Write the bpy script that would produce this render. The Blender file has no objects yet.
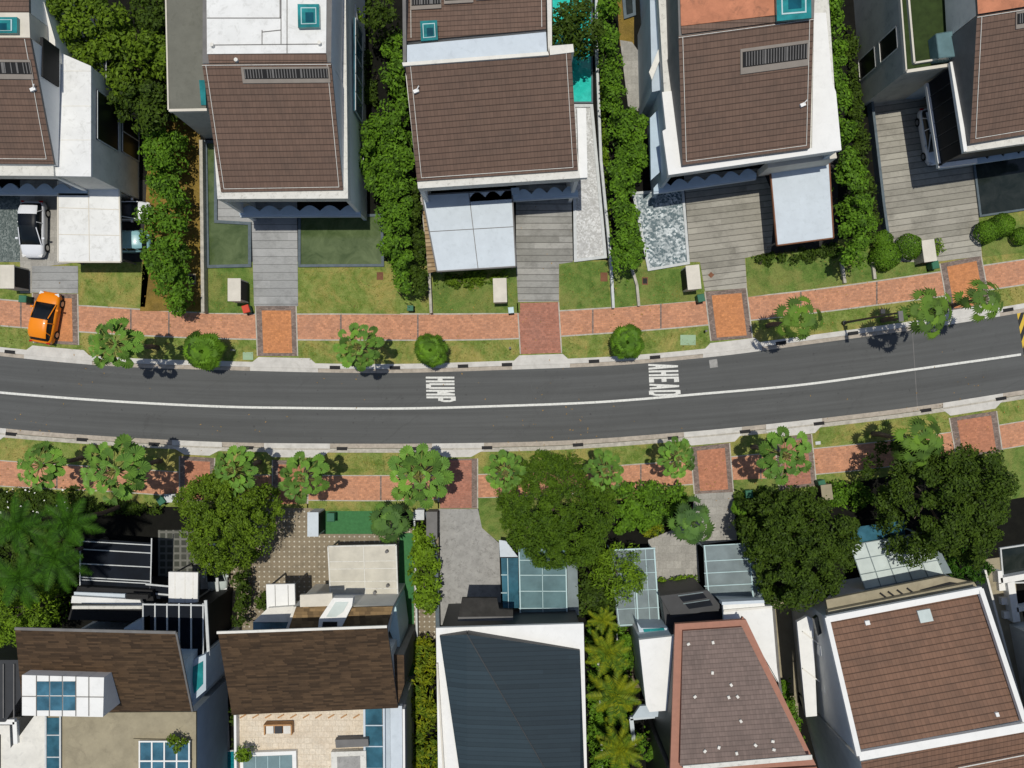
import bpy, math, random
import numpy as np
from mathutils import Vector
random.seed(7); RNG = np.random.default_rng(7)
C = bpy.context.scene.collection
H0, F = 62.5, 800.0                      # drone height over the ground and lens in pixels

def W(px, py, h=0.13):                   # a pixel and a height become a place
    k = (H0 - h) / F
    return ((px - 512) * k, -(py - 384) * k)

# ------------------------------------------------------------------ materials
MATS = {}
class NT:
    def __init__(s, name):
        m = bpy.data.materials.new(name); m.use_nodes = True
        s.m = m; s.n = m.node_tree.nodes; s.l = m.node_tree.links
        s.b = s.n['Principled BSDF']; MATS[name] = m
        s.geo = s.n.new('ShaderNodeNewGeometry').outputs['Position']
        s._uv = None
    def uv(s):
        if s._uv is None:
            s._uv = s.n.new('ShaderNodeUVMap').outputs[0]
        return s._uv
    def noise(s, scale, detail=4, rough=.6, vec=None, dist=0):
        t = s.n.new('ShaderNodeTexNoise'); t.inputs['Scale'].default_value = scale
        t.inputs['Detail'].default_value = detail; t.inputs['Roughness'].default_value = rough
        t.inputs['Distortion'].default_value = dist
        s.l.new(vec if vec else s.geo, t.inputs['Vector']); return t.outputs['Fac']
    def ramp(s, fac, stops):
        r = s.n.new('ShaderNodeValToRGB'); e = r.color_ramp.elements
        while len(e) < len(stops): e.new(.5)
        for i, (p, c) in enumerate(stops):
            e[i].position = p; e[i].color = (*c, 1)
        s.l.new(fac, r.inputs[0]); return r.outputs[0]
    def math(s, op, a, b=None, c=None):
        t = s.n.new('ShaderNodeMath'); t.operation = op
        for i, v in enumerate((a, b, c)):
            if v is None: continue
            if isinstance(v, (int, float)): t.inputs[i].default_value = v
            else: s.l.new(v, t.inputs[i])
        return t.outputs[0]
    def sep(s, v):
        t = s.n.new('ShaderNodeSeparateXYZ'); s.l.new(v, t.inputs[0]); return t.outputs
    def comb(s, x, y, z=0):
        t = s.n.new('ShaderNodeCombineXYZ')
        for i, v in enumerate((x, y, z)):
            if isinstance(v, (int, float)): t.inputs[i].default_value = v
            else: s.l.new(v, t.inputs[i])
        return t.outputs[0]
    def mix(s, fac, a, b, mode='MIX'):
        t = s.n.new('ShaderNodeMix'); t.data_type = 'RGBA'; t.blend_type = mode
        def put(i, v):
            if isinstance(v, (int, float)): t.inputs[i].default_value = v
            elif isinstance(v, tuple): t.inputs[i].default_value = (*v, 1)
            else: s.l.new(v, t.inputs[i])
        put(0, fac); put(6, a); put(7, b); return t.outputs[2]
    def wn(s, vec):
        t = s.n.new('ShaderNodeTexWhiteNoise'); s.l.new(vec, t.inputs[0]); return t.outputs[0]
    def col(s, c):
        if isinstance(c, tuple): s.b.inputs['Base Color'].default_value = (*c, 1)
        else: s.l.new(c, s.b.inputs['Base Color'])
    def bump(s, h, strength=.3, dist=.02):
        t = s.n.new('ShaderNodeBump'); t.inputs['Strength'].default_value = strength
        t.inputs['Distance'].default_value = dist
        s.l.new(h, t.inputs['Height']); s.l.new(t.outputs[0], s.b.inputs['Normal'])
    def set(s, rough=.8, spec=.3, metal=0, coat=0):
        s.b.inputs['Roughness'].default_value = rough
        s.b.inputs['Specular IOR Level'].default_value = spec
        s.b.inputs['Metallic'].default_value = metal
        s.b.inputs['Coat Weight'].default_value = coat
        return s.m

def sc(c, k): return tuple(x * k for x in c)
def plain(name, c, rough=.7, var=.12, scale=1.2, spec=.3, metal=0, coat=0, grime=None):
    t = NT(name)
    n = t.noise(scale, 6, .65)
    col = t.ramp(n, [(.3, sc(c, 1 - var)), (.7, sc(c, 1 + var * .6))])
    if grime:                                # streaks and spots of dirt with shapes of their own
        g = t.noise(grime[0], 8, .75, dist=.6)
        f = t.ramp(g, [(.52, (0, 0, 0)), (.75, (grime[1],) * 3)])
        col = t.mix(f, col, grime[2])
    t.col(col); return t.set(rough, spec, metal, coat)

def tiles(name, c, course=.41, joint=.23, line=.5, vary=.25, coursejit=0, stain=(.05, .045, .04)):
    t = NT(name); u, v, _ = t.sep(t.uv())
    vv = t.math('DIVIDE', v, course); row = t.math('FLOOR', vv); fr = t.math('FRACT', vv)
    off = t.math('MULTIPLY', t.wn(t.comb(row, 3.3)), coursejit)
    uu = t.math('ADD', t.math('DIVIDE', u, joint), off); cell = t.math('FLOOR', uu); fu = t.math('FRACT', uu)
    r = t.wn(t.comb(row, cell))
    base = t.ramp(r, [(0, sc(c, 1 - vary)), (1, sc(c, 1 + vary))])
    big = t.noise(.5, 6, .7)
    base = t.mix(t.ramp(big, [(.45, (0,)*3), (.8, (.4,)*3)]), base, stain)
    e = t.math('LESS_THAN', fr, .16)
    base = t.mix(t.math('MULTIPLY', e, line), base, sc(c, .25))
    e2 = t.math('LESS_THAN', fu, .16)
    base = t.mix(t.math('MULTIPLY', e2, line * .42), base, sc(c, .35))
    t.col(base); t.bump(t.math('ADD', fr, t.math('MULTIPLY', fu, .3)), .5, .04)
    return t.set(.75, .3)

def bricks(name, c, w, h, var=.3, mortar=None, msize=.1, patch=None, rough=.85):
    t = NT(name); u, v, _ = t.sep(t.uv())
    vv = t.math('DIVIDE', v, h); row = t.math('FLOOR', vv)
    uu = t.math('ADD', t.math('DIVIDE', u, w), t.math('MULTIPLY', t.math('MODULO', row, 2), .5))
    r = t.wn(t.comb(t.math('FLOOR', uu), row))
    base = t.ramp(r, [(0, sc(c, 1 - var)), (.5, c), (1, sc(c, 1 + var))])
    n = t.noise(.8, 6, .7)
    base = t.mix(t.ramp(n, [(.4, (0,)*3), (.75, (.55,)*3)]), base, patch or sc(c, .6))
    fm = t.math('MAXIMUM', t.math('LESS_THAN', t.math('FRACT', vv), msize), t.math('LESS_THAN', t.math('FRACT', uu), msize * h / w))
    base = t.mix(t.math('MULTIPLY', fm, .8), base, mortar or sc(c, .5))
    f = t.noise(9, 3, .6)
    base = t.mix(.35, base, t.ramp(f, [(.3, (.3,)*3), (.7, (1, 1, 1))]), 'MULTIPLY')
    t.col(base); t.bump(fm, -.3, .01); return t.set(rough, .25)

def planks(name, cols, w=.62, length=3.2, gap=.07):
    t = NT(name); u, v, _ = t.sep(t.uv())
    vv = t.math('DIVIDE', v, w); row = t.math('FLOOR', vv)
    uu = t.math('ADD', t.math('DIVIDE', u, length), t.math('MULTIPLY', t.wn(t.comb(row, 1.7)), 1))
    r = t.wn(t.comb(t.math('FLOOR', uu), row))
    base = t.ramp(r, [(0, cols[0]), (.5, cols[1]), (1, cols[2])])
    g = t.noise(3, 6, .7, vec=t.comb(u, t.math('MULTIPLY', v, 6)))
    base = t.mix(.5, base, t.ramp(g, [(.3, (.5,)*3), (.7, (1,)*3)]), 'MULTIPLY')
    big = t.noise(.6, 6, .75)
    base = t.mix(t.ramp(big, [(.47, (0,)*3), (.70, (.6,)*3)]), base, sc(cols[0], .42))
    e = t.math('LESS_THAN', t.math('FRACT', vv), gap)
    base = t.mix(t.math('MULTIPLY', e, .75), base, sc(cols[0], .3))
    t.col(base); return t.set(.85, .25)

def dotpave(name, c, dot, step=.39, size=.3, inv=False):
    t = NT(name); u, v, _ = t.sep(t.uv())
    a = t.math('ABSOLUTE', t.math('SUBTRACT', t.math('FRACT', t.math('DIVIDE', u, step)), .5))
    b = t.math('ABSOLUTE', t.math('SUBTRACT', t.math('FRACT', t.math('DIVIDE', v, step)), .5))
    d = t.math('MAXIMUM', a, b) if inv else t.math('ADD', a, b)
    e = t.math('LESS_THAN', d, size)
    n = t.noise(1.1, 7, .7); n2 = t.noise(12, 3)
    base = t.mix(n2, sc(c, .7), sc(c, 1.25))
    base = t.mix(t.math('MULTIPLY', e, .85), base, dot)
    base = t.mix(t.ramp(n, [(.45, (0,)*3), (.7, (.55,)*3)]), base, sc(c, .45))
    t.col(base); return t.set(.85, .25)

def lawn(name, g1, g2, dry, amount=.5):
    t = NT(name)
    n1 = t.noise(1.7, 8, .75); n2 = t.noise(14, 4, .7); n3 = t.noise(.45, 6, .7, dist=.5)
    base = t.ramp(n1, [(.38, g1), (.62, g2)])
    n4 = t.noise(.9, 7, .8, dist=1); base = t.mix(t.ramp(n4, [(.52, (0,)*3), (.68, (.6,)*3)]), base, sc(g1, .55))
    base = t.mix(t.ramp(n3, [(.45, (0,)*3), (.62, (amount,)*3)]), base, dry)
    base = t.mix(.65, base, t.ramp(n2, [(.3, (.35,)*3), (.65, (1.15,)*3)]), 'MULTIPLY')
    t.col(base); t.bump(n2, .6, .05); return t.set(.95, .15)

def leafmat(name, c, var=.45, trans=.25, rough=.55, hue=(1.12, 1.08, .6)):
    t = NT(name)
    r = t.n.new('ShaderNodeNewGeometry').outputs['Random Per Island']
    big = t.noise(.9, 4, .6)
    base = t.ramp(r, [(0, sc(c, 1 - var)), (.6, c), (1, tuple(x * h for x, h in zip(sc(c, 1 + var * .8), hue)))])
    base = t.mix(t.ramp(big, [(.4, (0,)*3), (.65, (.6,)*3)]), base, tuple(x * h for x, h in zip(sc(c, 1.5), hue)))
    t.col(base); t.set(rough, .12)
    tr = t.n.new('ShaderNodeBsdfTranslucent'); t.l.new(base, tr.inputs[0])
    mx = t.n.new('ShaderNodeMixShader'); mx.inputs[0].default_value = trans
    out = t.n['Material Output']
    t.l.new(t.b.outputs[0], mx.inputs[1]); t.l.new(tr.outputs[0], mx.inputs[2]); t.l.new(mx.outputs[0], out.inputs[0])
    return t.m

def glassmat(name, c, alpha=.8, rough=.12, var=.35):
    t = NT(name); n = t.noise(.9, 5, .6)
    t.col(t.ramp(n, [(.35, sc(c, 1 - var)), (.65, sc(c, 1 + var))]))
    t.b.inputs['Alpha'].default_value = alpha
    return t.set(rough, .5)

def watermat(name, c1, c2, scale=1.2, rough=.06):
    t = NT(name); n = t.noise(scale, 6, .65, dist=.8)
    t.col(t.ramp(n, [(.35, c1), (.68, c2)])); t.bump(t.noise(6, 3), .15, .02); return t.set(rough, .4)

M = {}
# road: asphalt with worn wheel tracks along the curve
def asphalt():
    t = NT('asphalt'); u, v, _ = t.sep(t.uv())
    n = t.noise(30, 4, .8); big = t.noise(.5, 6, .7)
    st = t.noise(1.0, 5, .6, vec=t.comb(t.math('MULTIPLY', u, .05), t.math('MULTIPLY', v, 2.2)))
    base = t.ramp(n, [(.3, (.074, .077, .077)), (.7, (.122, .125, .123))])
    base = t.mix(.7, base, t.ramp(st, [(.36, (.74,)*3), (.64, (1.08,)*3)]), 'MULTIPLY')
    cr = t.n.new('ShaderNodeTexVoronoi'); cr.feature = 'DISTANCE_TO_EDGE'; cr.inputs['Scale'].default_value = .16; wv = t.noise(.7, 6, .7); t.l.new(t.comb(t.math('ADD', t.math('MULTIPLY', wv, 5), t.sep(t.geo)[0]), t.math('ADD', t.math('MULTIPLY', wv, 3), t.sep(t.geo)[1])), cr.inputs[0])
    base = t.mix(t.math('MULTIPLY', t.math('LESS_THAN', cr.outputs[0], .004), .16), base, (.03, .03, .03))
    sp = t.noise(3.2, 2, .4); base = t.mix(t.ramp(sp, [(.70, (0,)*3), (.76, (.5,)*3)]), base, (.04, .04, .04))
    base = t.mix(t.ramp(big, [(.5, (0,)*3), (.75, (.4,)*3)]), base, (.07, .071, .07))
    t.col(base); t.bump(n, .3, .01); return t.set(.85, .3)
M['asphalt'] = asphalt()
M['paint'] = plain('road_paint', (.70, .70, .66), .7, .2, 6, grime=(7, .8, (.22, .22, .21)))
M['concrete'] = plain('kerb_concrete', (.42, .37, .31), .9, .25, 2.5, grime=(1.6, .6, (.16, .14, .11)))
M['apron'] = plain('apron_concrete', (.58, .56, .52), .9, .15, 1.5, grime=(1.2, .5, (.3, .28, .24)))
M['edging'] = plain('edging_concrete', (.45, .42, .36), .9, .3, 3)
M['black'] = plain('dark_iron', (.012, .012, .013), .7, .3)
M['path'] = bricks('brick_path', (0.5832, 0.2754, 0.154), .24, .16, .2, (.42, .25, .18), .10, (.40, .22, .15))
M['pink'] = bricks('red_brick_drive', (.43, .18, .12), .22, .16, .2, (.34, .2, .15), .12, (.34, .18, .14))
M['orange'] = bricks('orange_brick_drive', (.60, .25, .10), .22, .16, .16, (.48, .22, .11), .10, (.5, .22, .11))
M['orange2'] = bricks('faded_orange_brick', (.50, .21, .12), .22, .16, .16, (.4, .2, .13), .10, (.4, .19, .12))
M['border'] = bricks('grey_brown_brick', (.25, .19, .16), .22, .11, .3, (.12, .1, .09), .12)
M['ground'] = lawn('far_ground', (.035, .05, .015), (.07, .09, .025), (.13, .11, .05), .5)
M['grass'] = lawn('lawn_turf', (.12, .19, .03), (.25, .30, .08), (.42, .33, .11), .7)
M['grass2'] = lawn('lawn_turf_green', (.085, .16, .028), (.18, .255, .06), (.30, .28, .09), .55)
M['dry'] = lawn('dry_turf', (.22, .15, .03), (.3, .2, .05), (.12, .09, .03), .5)
M['turf'] = plain('artificial_turf', (.05, .17, .06), .95, .2, 5)
M['turfdark'] = plain('roof_turf', (.03, .05, .012), .95, .3, 2)
M['soil'] = plain('shade_dark_soil', (0.006, 0.006, 0.0042), 1, .5, 2)  # near-black colour includes the shade in the gaps between houses
M['darkpaveshade'] = plain('dark_and_shaded_paving', (0.035, 0.0336, 0.0315), .9, .4, 1.5)  # colour lowered to paint in the shade under the carports
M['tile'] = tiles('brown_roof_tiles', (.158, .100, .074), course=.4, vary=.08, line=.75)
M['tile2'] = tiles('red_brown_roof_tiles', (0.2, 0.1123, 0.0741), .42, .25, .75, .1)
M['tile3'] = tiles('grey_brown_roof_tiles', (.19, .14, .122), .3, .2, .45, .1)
M['shingle'] = tiles('timber_shingles', (.08, .048, .025), .15, .7, .35, .42, 1.0, (.02, .014, .01))
M['shingle2'] = tiles('flat_timber_shingles', (.2, .13, .06), .22, .4, .2, .4, 1.0, (.07, .045, .02))
M['slate2'] = tiles('darker_blue_black_metal_roof', (.019, .032, .042), .3, 14, .3, .16, 1, (.028, .045, .055))
M['slate'] = tiles('blue_black_metal_roof', (.025, .042, .054), .3, 14, .3, .16, 1, (.035, .055, .068))
M['terracotta'] = plain('terracotta_coating', (.50, .2, .11), .8, .25, 1, grime=(1.1, 1, (.16, .08, .05)))
M['copper'] = plain('terracotta_gutter', (.34, .155, .105), .6, .12, 3)
M['white'] = plain('white_render', (.78, .78, .76), .75, .05, .8, grime=(2.2, .3, (.5, .5, .48)))
M['whitedirty'] = plain('white_roof_coating', (.74, .745, .73), .8, .08, .8, grime=(1.7, .7, (.42, .42, .39)))
M['fascia'] = plain('stained_white_fascia', (.66, .65, .6), .8, .1, 2, grime=(3.5, .75, (.2, .19, .16)))
M['palegrey'] = plain('pale_grey_render', (.72, .70, .64), .8, .12, .8, grime=(1.4, .4, (.28, .28, .27)))
M['bluegrey'] = plain('blue_grey_render', (.45, .52, .58), .7, .12, .8)
M['cream'] = plain('cream_panel', (.62, .58, .5), .7, .12, 1.2)
M['plate'] = plain('pale_blue_roof_sheet', (.54, .60, .65), .6, .08, .8, grime=(2.2, .5, (.36, .41, .44)))
M['paleblue'] = plain('pale_blue_canopy', (.42, .52, .6), .6, .1)
M['olive'] = plain('olive_grey_roof_coating', (.15, .15, .125), .9, .12, 1, grime=(1.5, .5, (.07, .07, .055)))
M['greywall'] = plain('grey_panel_wall', (.5, .475, .41), .85, .12, 1, grime=(1.2, .5, (.14, .135, .12)))
M['midgrey'] = plain('mid_grey_trim', (.16, .155, .15), .7, .2)
M['darkmetal'] = plain('charcoal_metal', (.03, .032, .036), .5, .2, spec=.4)
M['darkglass'] = plain('dark_window_glass', (.006, .009, .012), .3, .3, spec=.4)
M['blueglass'] = glassmat('blue_window_glass', (.05, .14, .2), 1, .08)
M['panel'] = plain('dark_roof_panel', (.005, .008, .014), .4, .5, .7, spec=.12)
M['tealglass'] = glassmat('teal_canopy_glass', (.15, .25, .27), .74, var=.14)
M['tealglass2'] = glassmat('deep_teal_glass', (.04, .13, .18), .85)
M['greyglass'] = glassmat('grey_canopy_glass', (.23, .28, .29), .82, var=.14)
M['milkglass'] = glassmat('milky_canopy_panel', (.55, .62, .6), .96, .3, .08)
M['beigesheet'] = glassmat('beige_canopy_sheet', (.50, .47, .39), .97, .4, .12)
M['skylight'] = glassmat('teal_skylight', (.02, .2, .21), 1, .1)
M['skylightdark'] = glassmat('deep_skylight', (.004, .07, .10), 1, .08)
M['frametea'] = plain('pale_teal_frame', (.45, .6, .62), .5, .1)
M['pool'] = watermat('turquoise_pool_water', (.02, .42, .35), (.04, .58, .49), 2)
M['pooldark'] = watermat('deep_teal_water', (.0, .12, .15), (.02, .25, .28), 4)
M['pond'] = watermat('green_pond_water', (.055, .085, .03), (.12, .16, .07), .8)
M['ponddark'] = watermat('dark_pond_water', (.012, .018, .016), (.03, .036, .033), .8)
M['coping'] = plain('slate_blue_coping', (.10, .13, .15), .7, .25, 3)
M['whitecoping'] = plain('pale_coping', (.55, .57, .57), .8, .15, 3)
def pebbles(name, a, b, s):
    t = NT(name); v = t.n.new('ShaderNodeTexVoronoi'); v.inputs['Scale'].default_value = s; t.l.new(t.geo, v.inputs[0])
    r = t.sep(v.outputs['Color'])[0]; n = t.noise(1.2, 6, .7, dist=1)
    base = t.ramp(r, [(.3, a), (.75, b)])
    base = t.mix(t.ramp(n, [(.42, (0,)*3), (.6, (.65,)*3)]), base, sc(a, .8))
    t.col(base); t.bump(v.outputs[0], .5, .05); return t.set(.5, .4)
M['pebble'] = pebbles('rippling_pebble_pool', (.07, .12, .14), (.6, .65, .66), 7)
M['pebble2'] = pebbles('pale_pebble_bed', (.42, .42, .41), (.66, .67, .67), 9)
M['pebble3'] = pebbles('dark_gravel_bed', (.06, .085, .08), (.17, .2, .19), 9)
M['plank'] = planks('grey_plank_paving', ((.27, .265, .24), (.35, .345, .32), (.42, .41, .38)), .5, 14, .12)
M['plank2'] = planks('weathered_plank_paving', ((.31, .295, .25), (.38, .36, .31), (.44, .42, .36)), .47, 14, .14)
M['plank3'] = planks('pale_grey_stone_paving', ((.33, .335, .33), (.38, .385, .38), (.43, .435, .43)), .62, 5, .07)
M['deck'] = planks('brown_deck', ((.13, .1, .075), (.18, .14, .10), (.24, .2, .15)), .18)
M['timber'] = planks('timber_louvre', ((.3, .2, .1), (.4, .28, .15), (.48, .36, .22)), .3, 6, .3)
M['paving'] = bricks('pale_paving', (.40, .385, .35), .6, .6, .12, (.3, .29, .26), .06)
M['cementpave'] = plain('stained_concrete', (.33, .325, .31), .9, .2, 2, grime=(3.5, .85, (.10, .095, .09)))
M['dots'] = dotpave('tan_paving_with_white_studs', (.26, .215, .15), (.62, .6, .52), .39, .2)
M['grid'] = dotpave('dark_grid_paving', (.17, .17, .15), (.035, .04, .03), .55, .36, True)
M['terrace'] = bricks('cream_terrace_tiles', (0.7392, 0.6512, 0.5201), .4, .4, .07, (.56, .46, .33), .07, (.6, .46, .31), .7)
M['beigeroof'] = plain('beige_roof_coating', (.33, .29, .20), .9, .2, .8, grime=(1.1, .75, (.19, .165, .115)))
M['hump'] = None
M['rubber'] = plain('black_tyre', (.012, .012, .012), .9, .1)
M['chrome'] = plain('silver_rim', (.5, .5, .5), .3, .1, metal=.8)
M['carorange'] = plain('orange_car_paint', (.85, .25, .006), .35, .02, coat=.3)
M['carwhite'] = plain('white_car_paint', (.72, .74, .78), .3, .02, coat=.6)
M['cargrey'] = plain('pale_green_grey_car_paint', (.5, .56, .54), .3, .02, coat=.6)
M['carblue'] = plain('pale_teal_car_paint', (.25, .46, .5), .3, .05, coat=.6)
M['lamp'] = plain('clear_lamp', (.7, .7, .7), .15, .05)
M['redlamp'] = plain('red_lamp', (.4, .01, .01), .2, .05)
M['bingreen'] = plain('green_plastic', (.03, .14, .08), .6, .15)
M['binred'] = plain('red_plastic', (.55, .05, .02), .6, .15)
M['covergreen'] = plain('pale_green_cover', (.3, .42, .27), .8, .15)
M['rust'] = plain('rusty_cover', (.2, .09, .05), .9, .3)
M['bark'] = plain('bark', (.14, .11, .08), .95, .35, 6)
M['ventframe'] = plain('brown_grey_vent_frame', (.26, .23, .2), .8)
M['petiole'] = plain('yellow_green_petiole', (.24, .24, .06), .7, .2)
M['woodwarm'] = plain('warm_timber', (.45, .24, .1), .7, .2, 4)

M['lf_fan'] = leafmat('pale_fan_leaf', (.135, .26, .055), .6, .12, .45, (1.1, 1.05, .7))
M['lf_spiky'] = leafmat('dark_fan_leaf', (0.0969, 0.1784, 0.0357), .65, .2)
M['lf_bush'] = leafmat('bright_bush_leaf', (0.0918, 0.1913, 0.02125), .65)
M['lf_mid'] = leafmat('mid_green_leaf', (0.09754, 0.1648, 0.017), .6)
M['lf_dark'] = leafmat('dark_green_leaf', (0.0482, 0.085, 0.01381), .6)
M['lf_olive'] = leafmat('olive_leaf', (0.0675, 0.1313, 0.015), .5, hue=(1.15, 1.05, .5))
M['lf_lime'] = leafmat('lime_leaf', (0.1275, 0.221, 0.0187), .6)
M['lf_yellow'] = leafmat('yellow_green_frond', (0.117, 0.2106, 0.0195), .6, hue=(1.7, 1.0, .4))
M['lf_deep'] = leafmat('deep_green_frond', (0.036, 0.1, 0.0112), .6)
M['lf_blue'] = leafmat('blue_green_leaf', (.085, .17, .05), .6)
M['flower'] = plain('white_petal', (.75, .75, .7), .7, .05)

# ------------------------------------------------------------------ mesh builder
def newell(p):
    n = Vector((0, 0, 0))
    for i in range(len(p)):
        a, b = p[i], p[(i + 1) % len(p)]
        n += Vector(((a[1]-b[1])*(a[2]+b[2]), (a[2]-b[2])*(a[0]+b[0]), (a[0]-b[0])*(a[1]+b[1])))
    return n.normalized() if n.length > 1e-9 else Vector((0, 0, 1))

class MB:
    def __init__(s, ang=0):
        s.v = []; s.f = []; s.mi = []; s.uv = []; s.ang = ang; s.smooth = False
    def face(s, pts, mi=0, ang=None, uvs=None):
        b = len(s.v); s.v += [tuple(p) for p in pts]; s.f.append(tuple(range(b, b + len(pts)))); s.mi.append(mi)
        if uvs is None:
            n = newell(pts); a = s.ang if ang is None else ang
            if abs(n.z) > .9995: u = Vector((math.cos(a), math.sin(a), 0)); w = Vector((-u.y, u.x, 0))
            else:
                u = Vector((0, 0, 1)).cross(n).normalized(); w = n.cross(u)
                if w.z < 0: u, w = -u, -w
            uvs = [(Vector(p).dot(u), Vector(p).dot(w)) for p in pts]
        s.uv.append(uvs)
    def prism(s, poly, z0, z1, mt=0, ms=0, bottom=True, ang=None):     # poly [(x,y)], z1 number or list
        n = len(poly); area = sum(poly[i][0]*poly[(i+1)%n][1]-poly[(i+1)%n][0]*poly[i][1] for i in range(n))
        zt = list(z1) if isinstance(z1, (list, tuple)) else [z1] * n
        zb = list(z0) if isinstance(z0, (list, tuple)) else [z0] * n
        if area < 0: poly = poly[::-1]; zt = zt[::-1]; zb = zb[::-1]
        top = [(x, y, z) for (x, y), z in zip(poly, zt)]; bot = [(x, y, z) for (x, y), z in zip(poly, zb)]
        s.face(top, mt, ang)
        for i in range(n):
            j = (i + 1) % n
            s.face([bot[i], bot[j], top[j], top[i]], ms)
        if bottom: s.face(bot[::-1], ms)
        return s
    def fan(s, c, pts, mi=0, tris=None):     # a blade whose faces share their vertices, so it is one leaf
        b = len(s.v); s.v.append(tuple(c)); s.v += [tuple(p) for p in pts]
        for t in (tris or [(0, i+1, i+2) for i in range(len(pts)-1)]):
            s.f.append(tuple(b+i for i in t)); s.mi.append(mi); s.uv.append([(0, 0)]*len(t))
    def box(s, c, size, rz=0, m=0, taper=1):
        cx, cy, cz = c; sx, sy, sz = [k / 2 for k in size]; ca, sa = math.cos(rz), math.sin(rz)
        P = []
        for z, k in ((-sz, 1), (sz, taper)):
            for x, y in ((-sx, -sy), (sx, -sy), (sx, sy), (-sx, sy)):
                x *= k; y *= k
                P.append((cx + x*ca - y*sa, cy + x*sa + y*ca, cz + z))
        for q in ((4,5,6,7), (3,2,1,0), (0,1,5,4), (1,2,6,5), (2,3,7,6), (3,0,4,7)):
            s.face([P[i] for i in q], m)
        return s
    def bar(s, a, b, w, h=None, m=0):       # a flat bar from a to b, top view width w, depth h
        a, b = Vector(a), Vector(b); d = (b - a); h = h or w
        if d.length < 1e-6: return s
        d.normalize(); up = Vector((0, 0, 1)) if abs(d.z) < .95 else Vector((1, 0, 0))
        sd = d.cross(up).normalized() * (w / 2); up = sd.cross(d).normalized() * (h / 2)
        A = [a - sd - up, a + sd - up, a + sd + up, a - sd + up]; B = [p + (b - a) for p in A]
        s.face([A[3], A[2], A[1], A[0]][::-1], m); s.face(B[::-1], m)
        for i in range(4):
            j = (i + 1) % 4; s.face([A[i], A[j], B[j], B[i]][::-1], m)
        return s
    def tube(s, path, rad, m=0, seg=8):
        rings = []
        for i, p in enumerate(path):
            p = Vector(p); q = Vector(path[min(i+1, len(path)-1)]) - Vector(path[max(i-1, 0)])
            q.normalize(); a = q.cross(Vector((0, 0, 1)) if abs(q.z) < .9 else Vector((1, 0, 0))).normalized(); b = q.cross(a)
            r = rad[i] if isinstance(rad, (list, tuple)) else rad
            rings.append([p + (a*math.cos(t) + b*math.sin(t))*r for t in [2*math.pi*k/seg for k in range(seg)]])
        for i in range(len(rings) - 1):
            for k in range(seg):
                j = (k + 1) % seg; s.face([rings[i][k], rings[i][j], rings[i+1][j], rings[i+1][k]][::-1], m)
        s.face(rings[-1], m); s.face(rings[0][::-1], m)
        return s
    def build(s, name, mats, parent=None, loc=None, **tags):
        me = bpy.data.meshes.new(name)
        o0 = parent_loc(parent) if parent else (Vector(loc) if loc is not None else None)
        v = s.v
        if o0 is not None: v = [(a - o0.x, b - o0.y, c - o0.z) for a, b, c in v]
        me.from_pydata(v, [], s.f)
        if not isinstance(mats, (list, tuple)): mats = [mats]
        for m in mats: me.materials.append(M[m] if isinstance(m, str) else m)
        me.polygons.foreach_set('material_index', s.mi)
        ul = me.uv_layers.new(name='UVMap'); ul.data.foreach_set('uv', [c for f in s.uv for p in f for c in p])
        if s.smooth: me.polygons.foreach_set('use_smooth', [True] * len(me.polygons))
        me.update()
        o = bpy.data.objects.new(name, me); C.objects.link(o)
        if parent: o.parent = parent
        elif loc is not None: o.location = loc
        for k, val in tags.items(): o[k] = val
        return o

def parent_loc(o):
    p = Vector((0, 0, 0))
    while o is not None: p += o.location; o = o.parent
    return p

def thing(name, label, cat, loc, group=None):
    o = bpy.data.objects.new(name, None); C.objects.link(o); o.location = loc; o.empty_display_size = .3
    o['label'] = label; o['category'] = cat
    if group: o['group'] = group
    return o
def retag(o, label, cat=None, group=None):
    o['label'] = label
    if cat: o['category'] = cat
    if group: o['group'] = group
def copy_tree(o, parent=None):
    c = o.copy(); C.objects.link(c); c.parent = parent
    for ch in list(o.children): copy_tree(ch, c)
    return c
def PP(poly, h): return [W(x, y, h) for x, y in poly]

# ------------------------------------------------------------------ curves of the street
def curve(pts):
    xs = [p[0] for p in pts]; ys = [p[1] for p in pts]; n = len(xs)
    sl = [(ys[min(i+1,n-1)]-ys[max(i-1,0)])/(xs[min(i+1,n-1)]-xs[max(i-1,0)]) for i in range(n)]
    def f(x):
        if x <= xs[0]: return ys[0] + sl[0]*(x-xs[0])
        if x >= xs[-1]: return ys[-1] + sl[-1]*(x-xs[-1])
        i = max(k for k in range(n-1) if xs[k] <= x); d = xs[i+1]-xs[i]; t = (x-xs[i])/d
        return ((2*t**3-3*t*t+1)*ys[i] + (t**3-2*t*t+t)*d*sl[i] + (-2*t**3+3*t*t)*ys[i+1] + (t**3-t*t)*d*sl[i+1])
    return f
RT = curve([(-80,346),(0,356),(110,366),(220,370),(380,373),(500,370),(620,365),(720,356),(804,345),(920,329),(1014,314),(1100,298)])
RB = curve([(-80,418),(0,428),(110,436.5),(220,442),(320,443.5),(430,443.5),(540,441.5),(600,438.5),(660,434),(720,429),(806,420),(921,406),(1024,390),(1110,377)])
RL = curve([(-80,384),(0,392.5),(110,401),(220,406.5),(300,408),(400,408.5),(500,406),(600,402),(700,394),(804,384.5),(910,370),(1024,354),(1100,342)])
TU = curve([(-80,291),(0,300),(110,308),(220,314),(380,314.5),(500,314),(600,309),(700,301),(804,291.5),(940,272.5),(1024,260),(1100,248)])
TL = curve([(-80,316),(0,325),(110,333),(220,338),(380,339.5),(500,338.5),(600,333),(700,325),(804,313.5),(940,296),(1024,284),(1100,272)])
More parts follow.
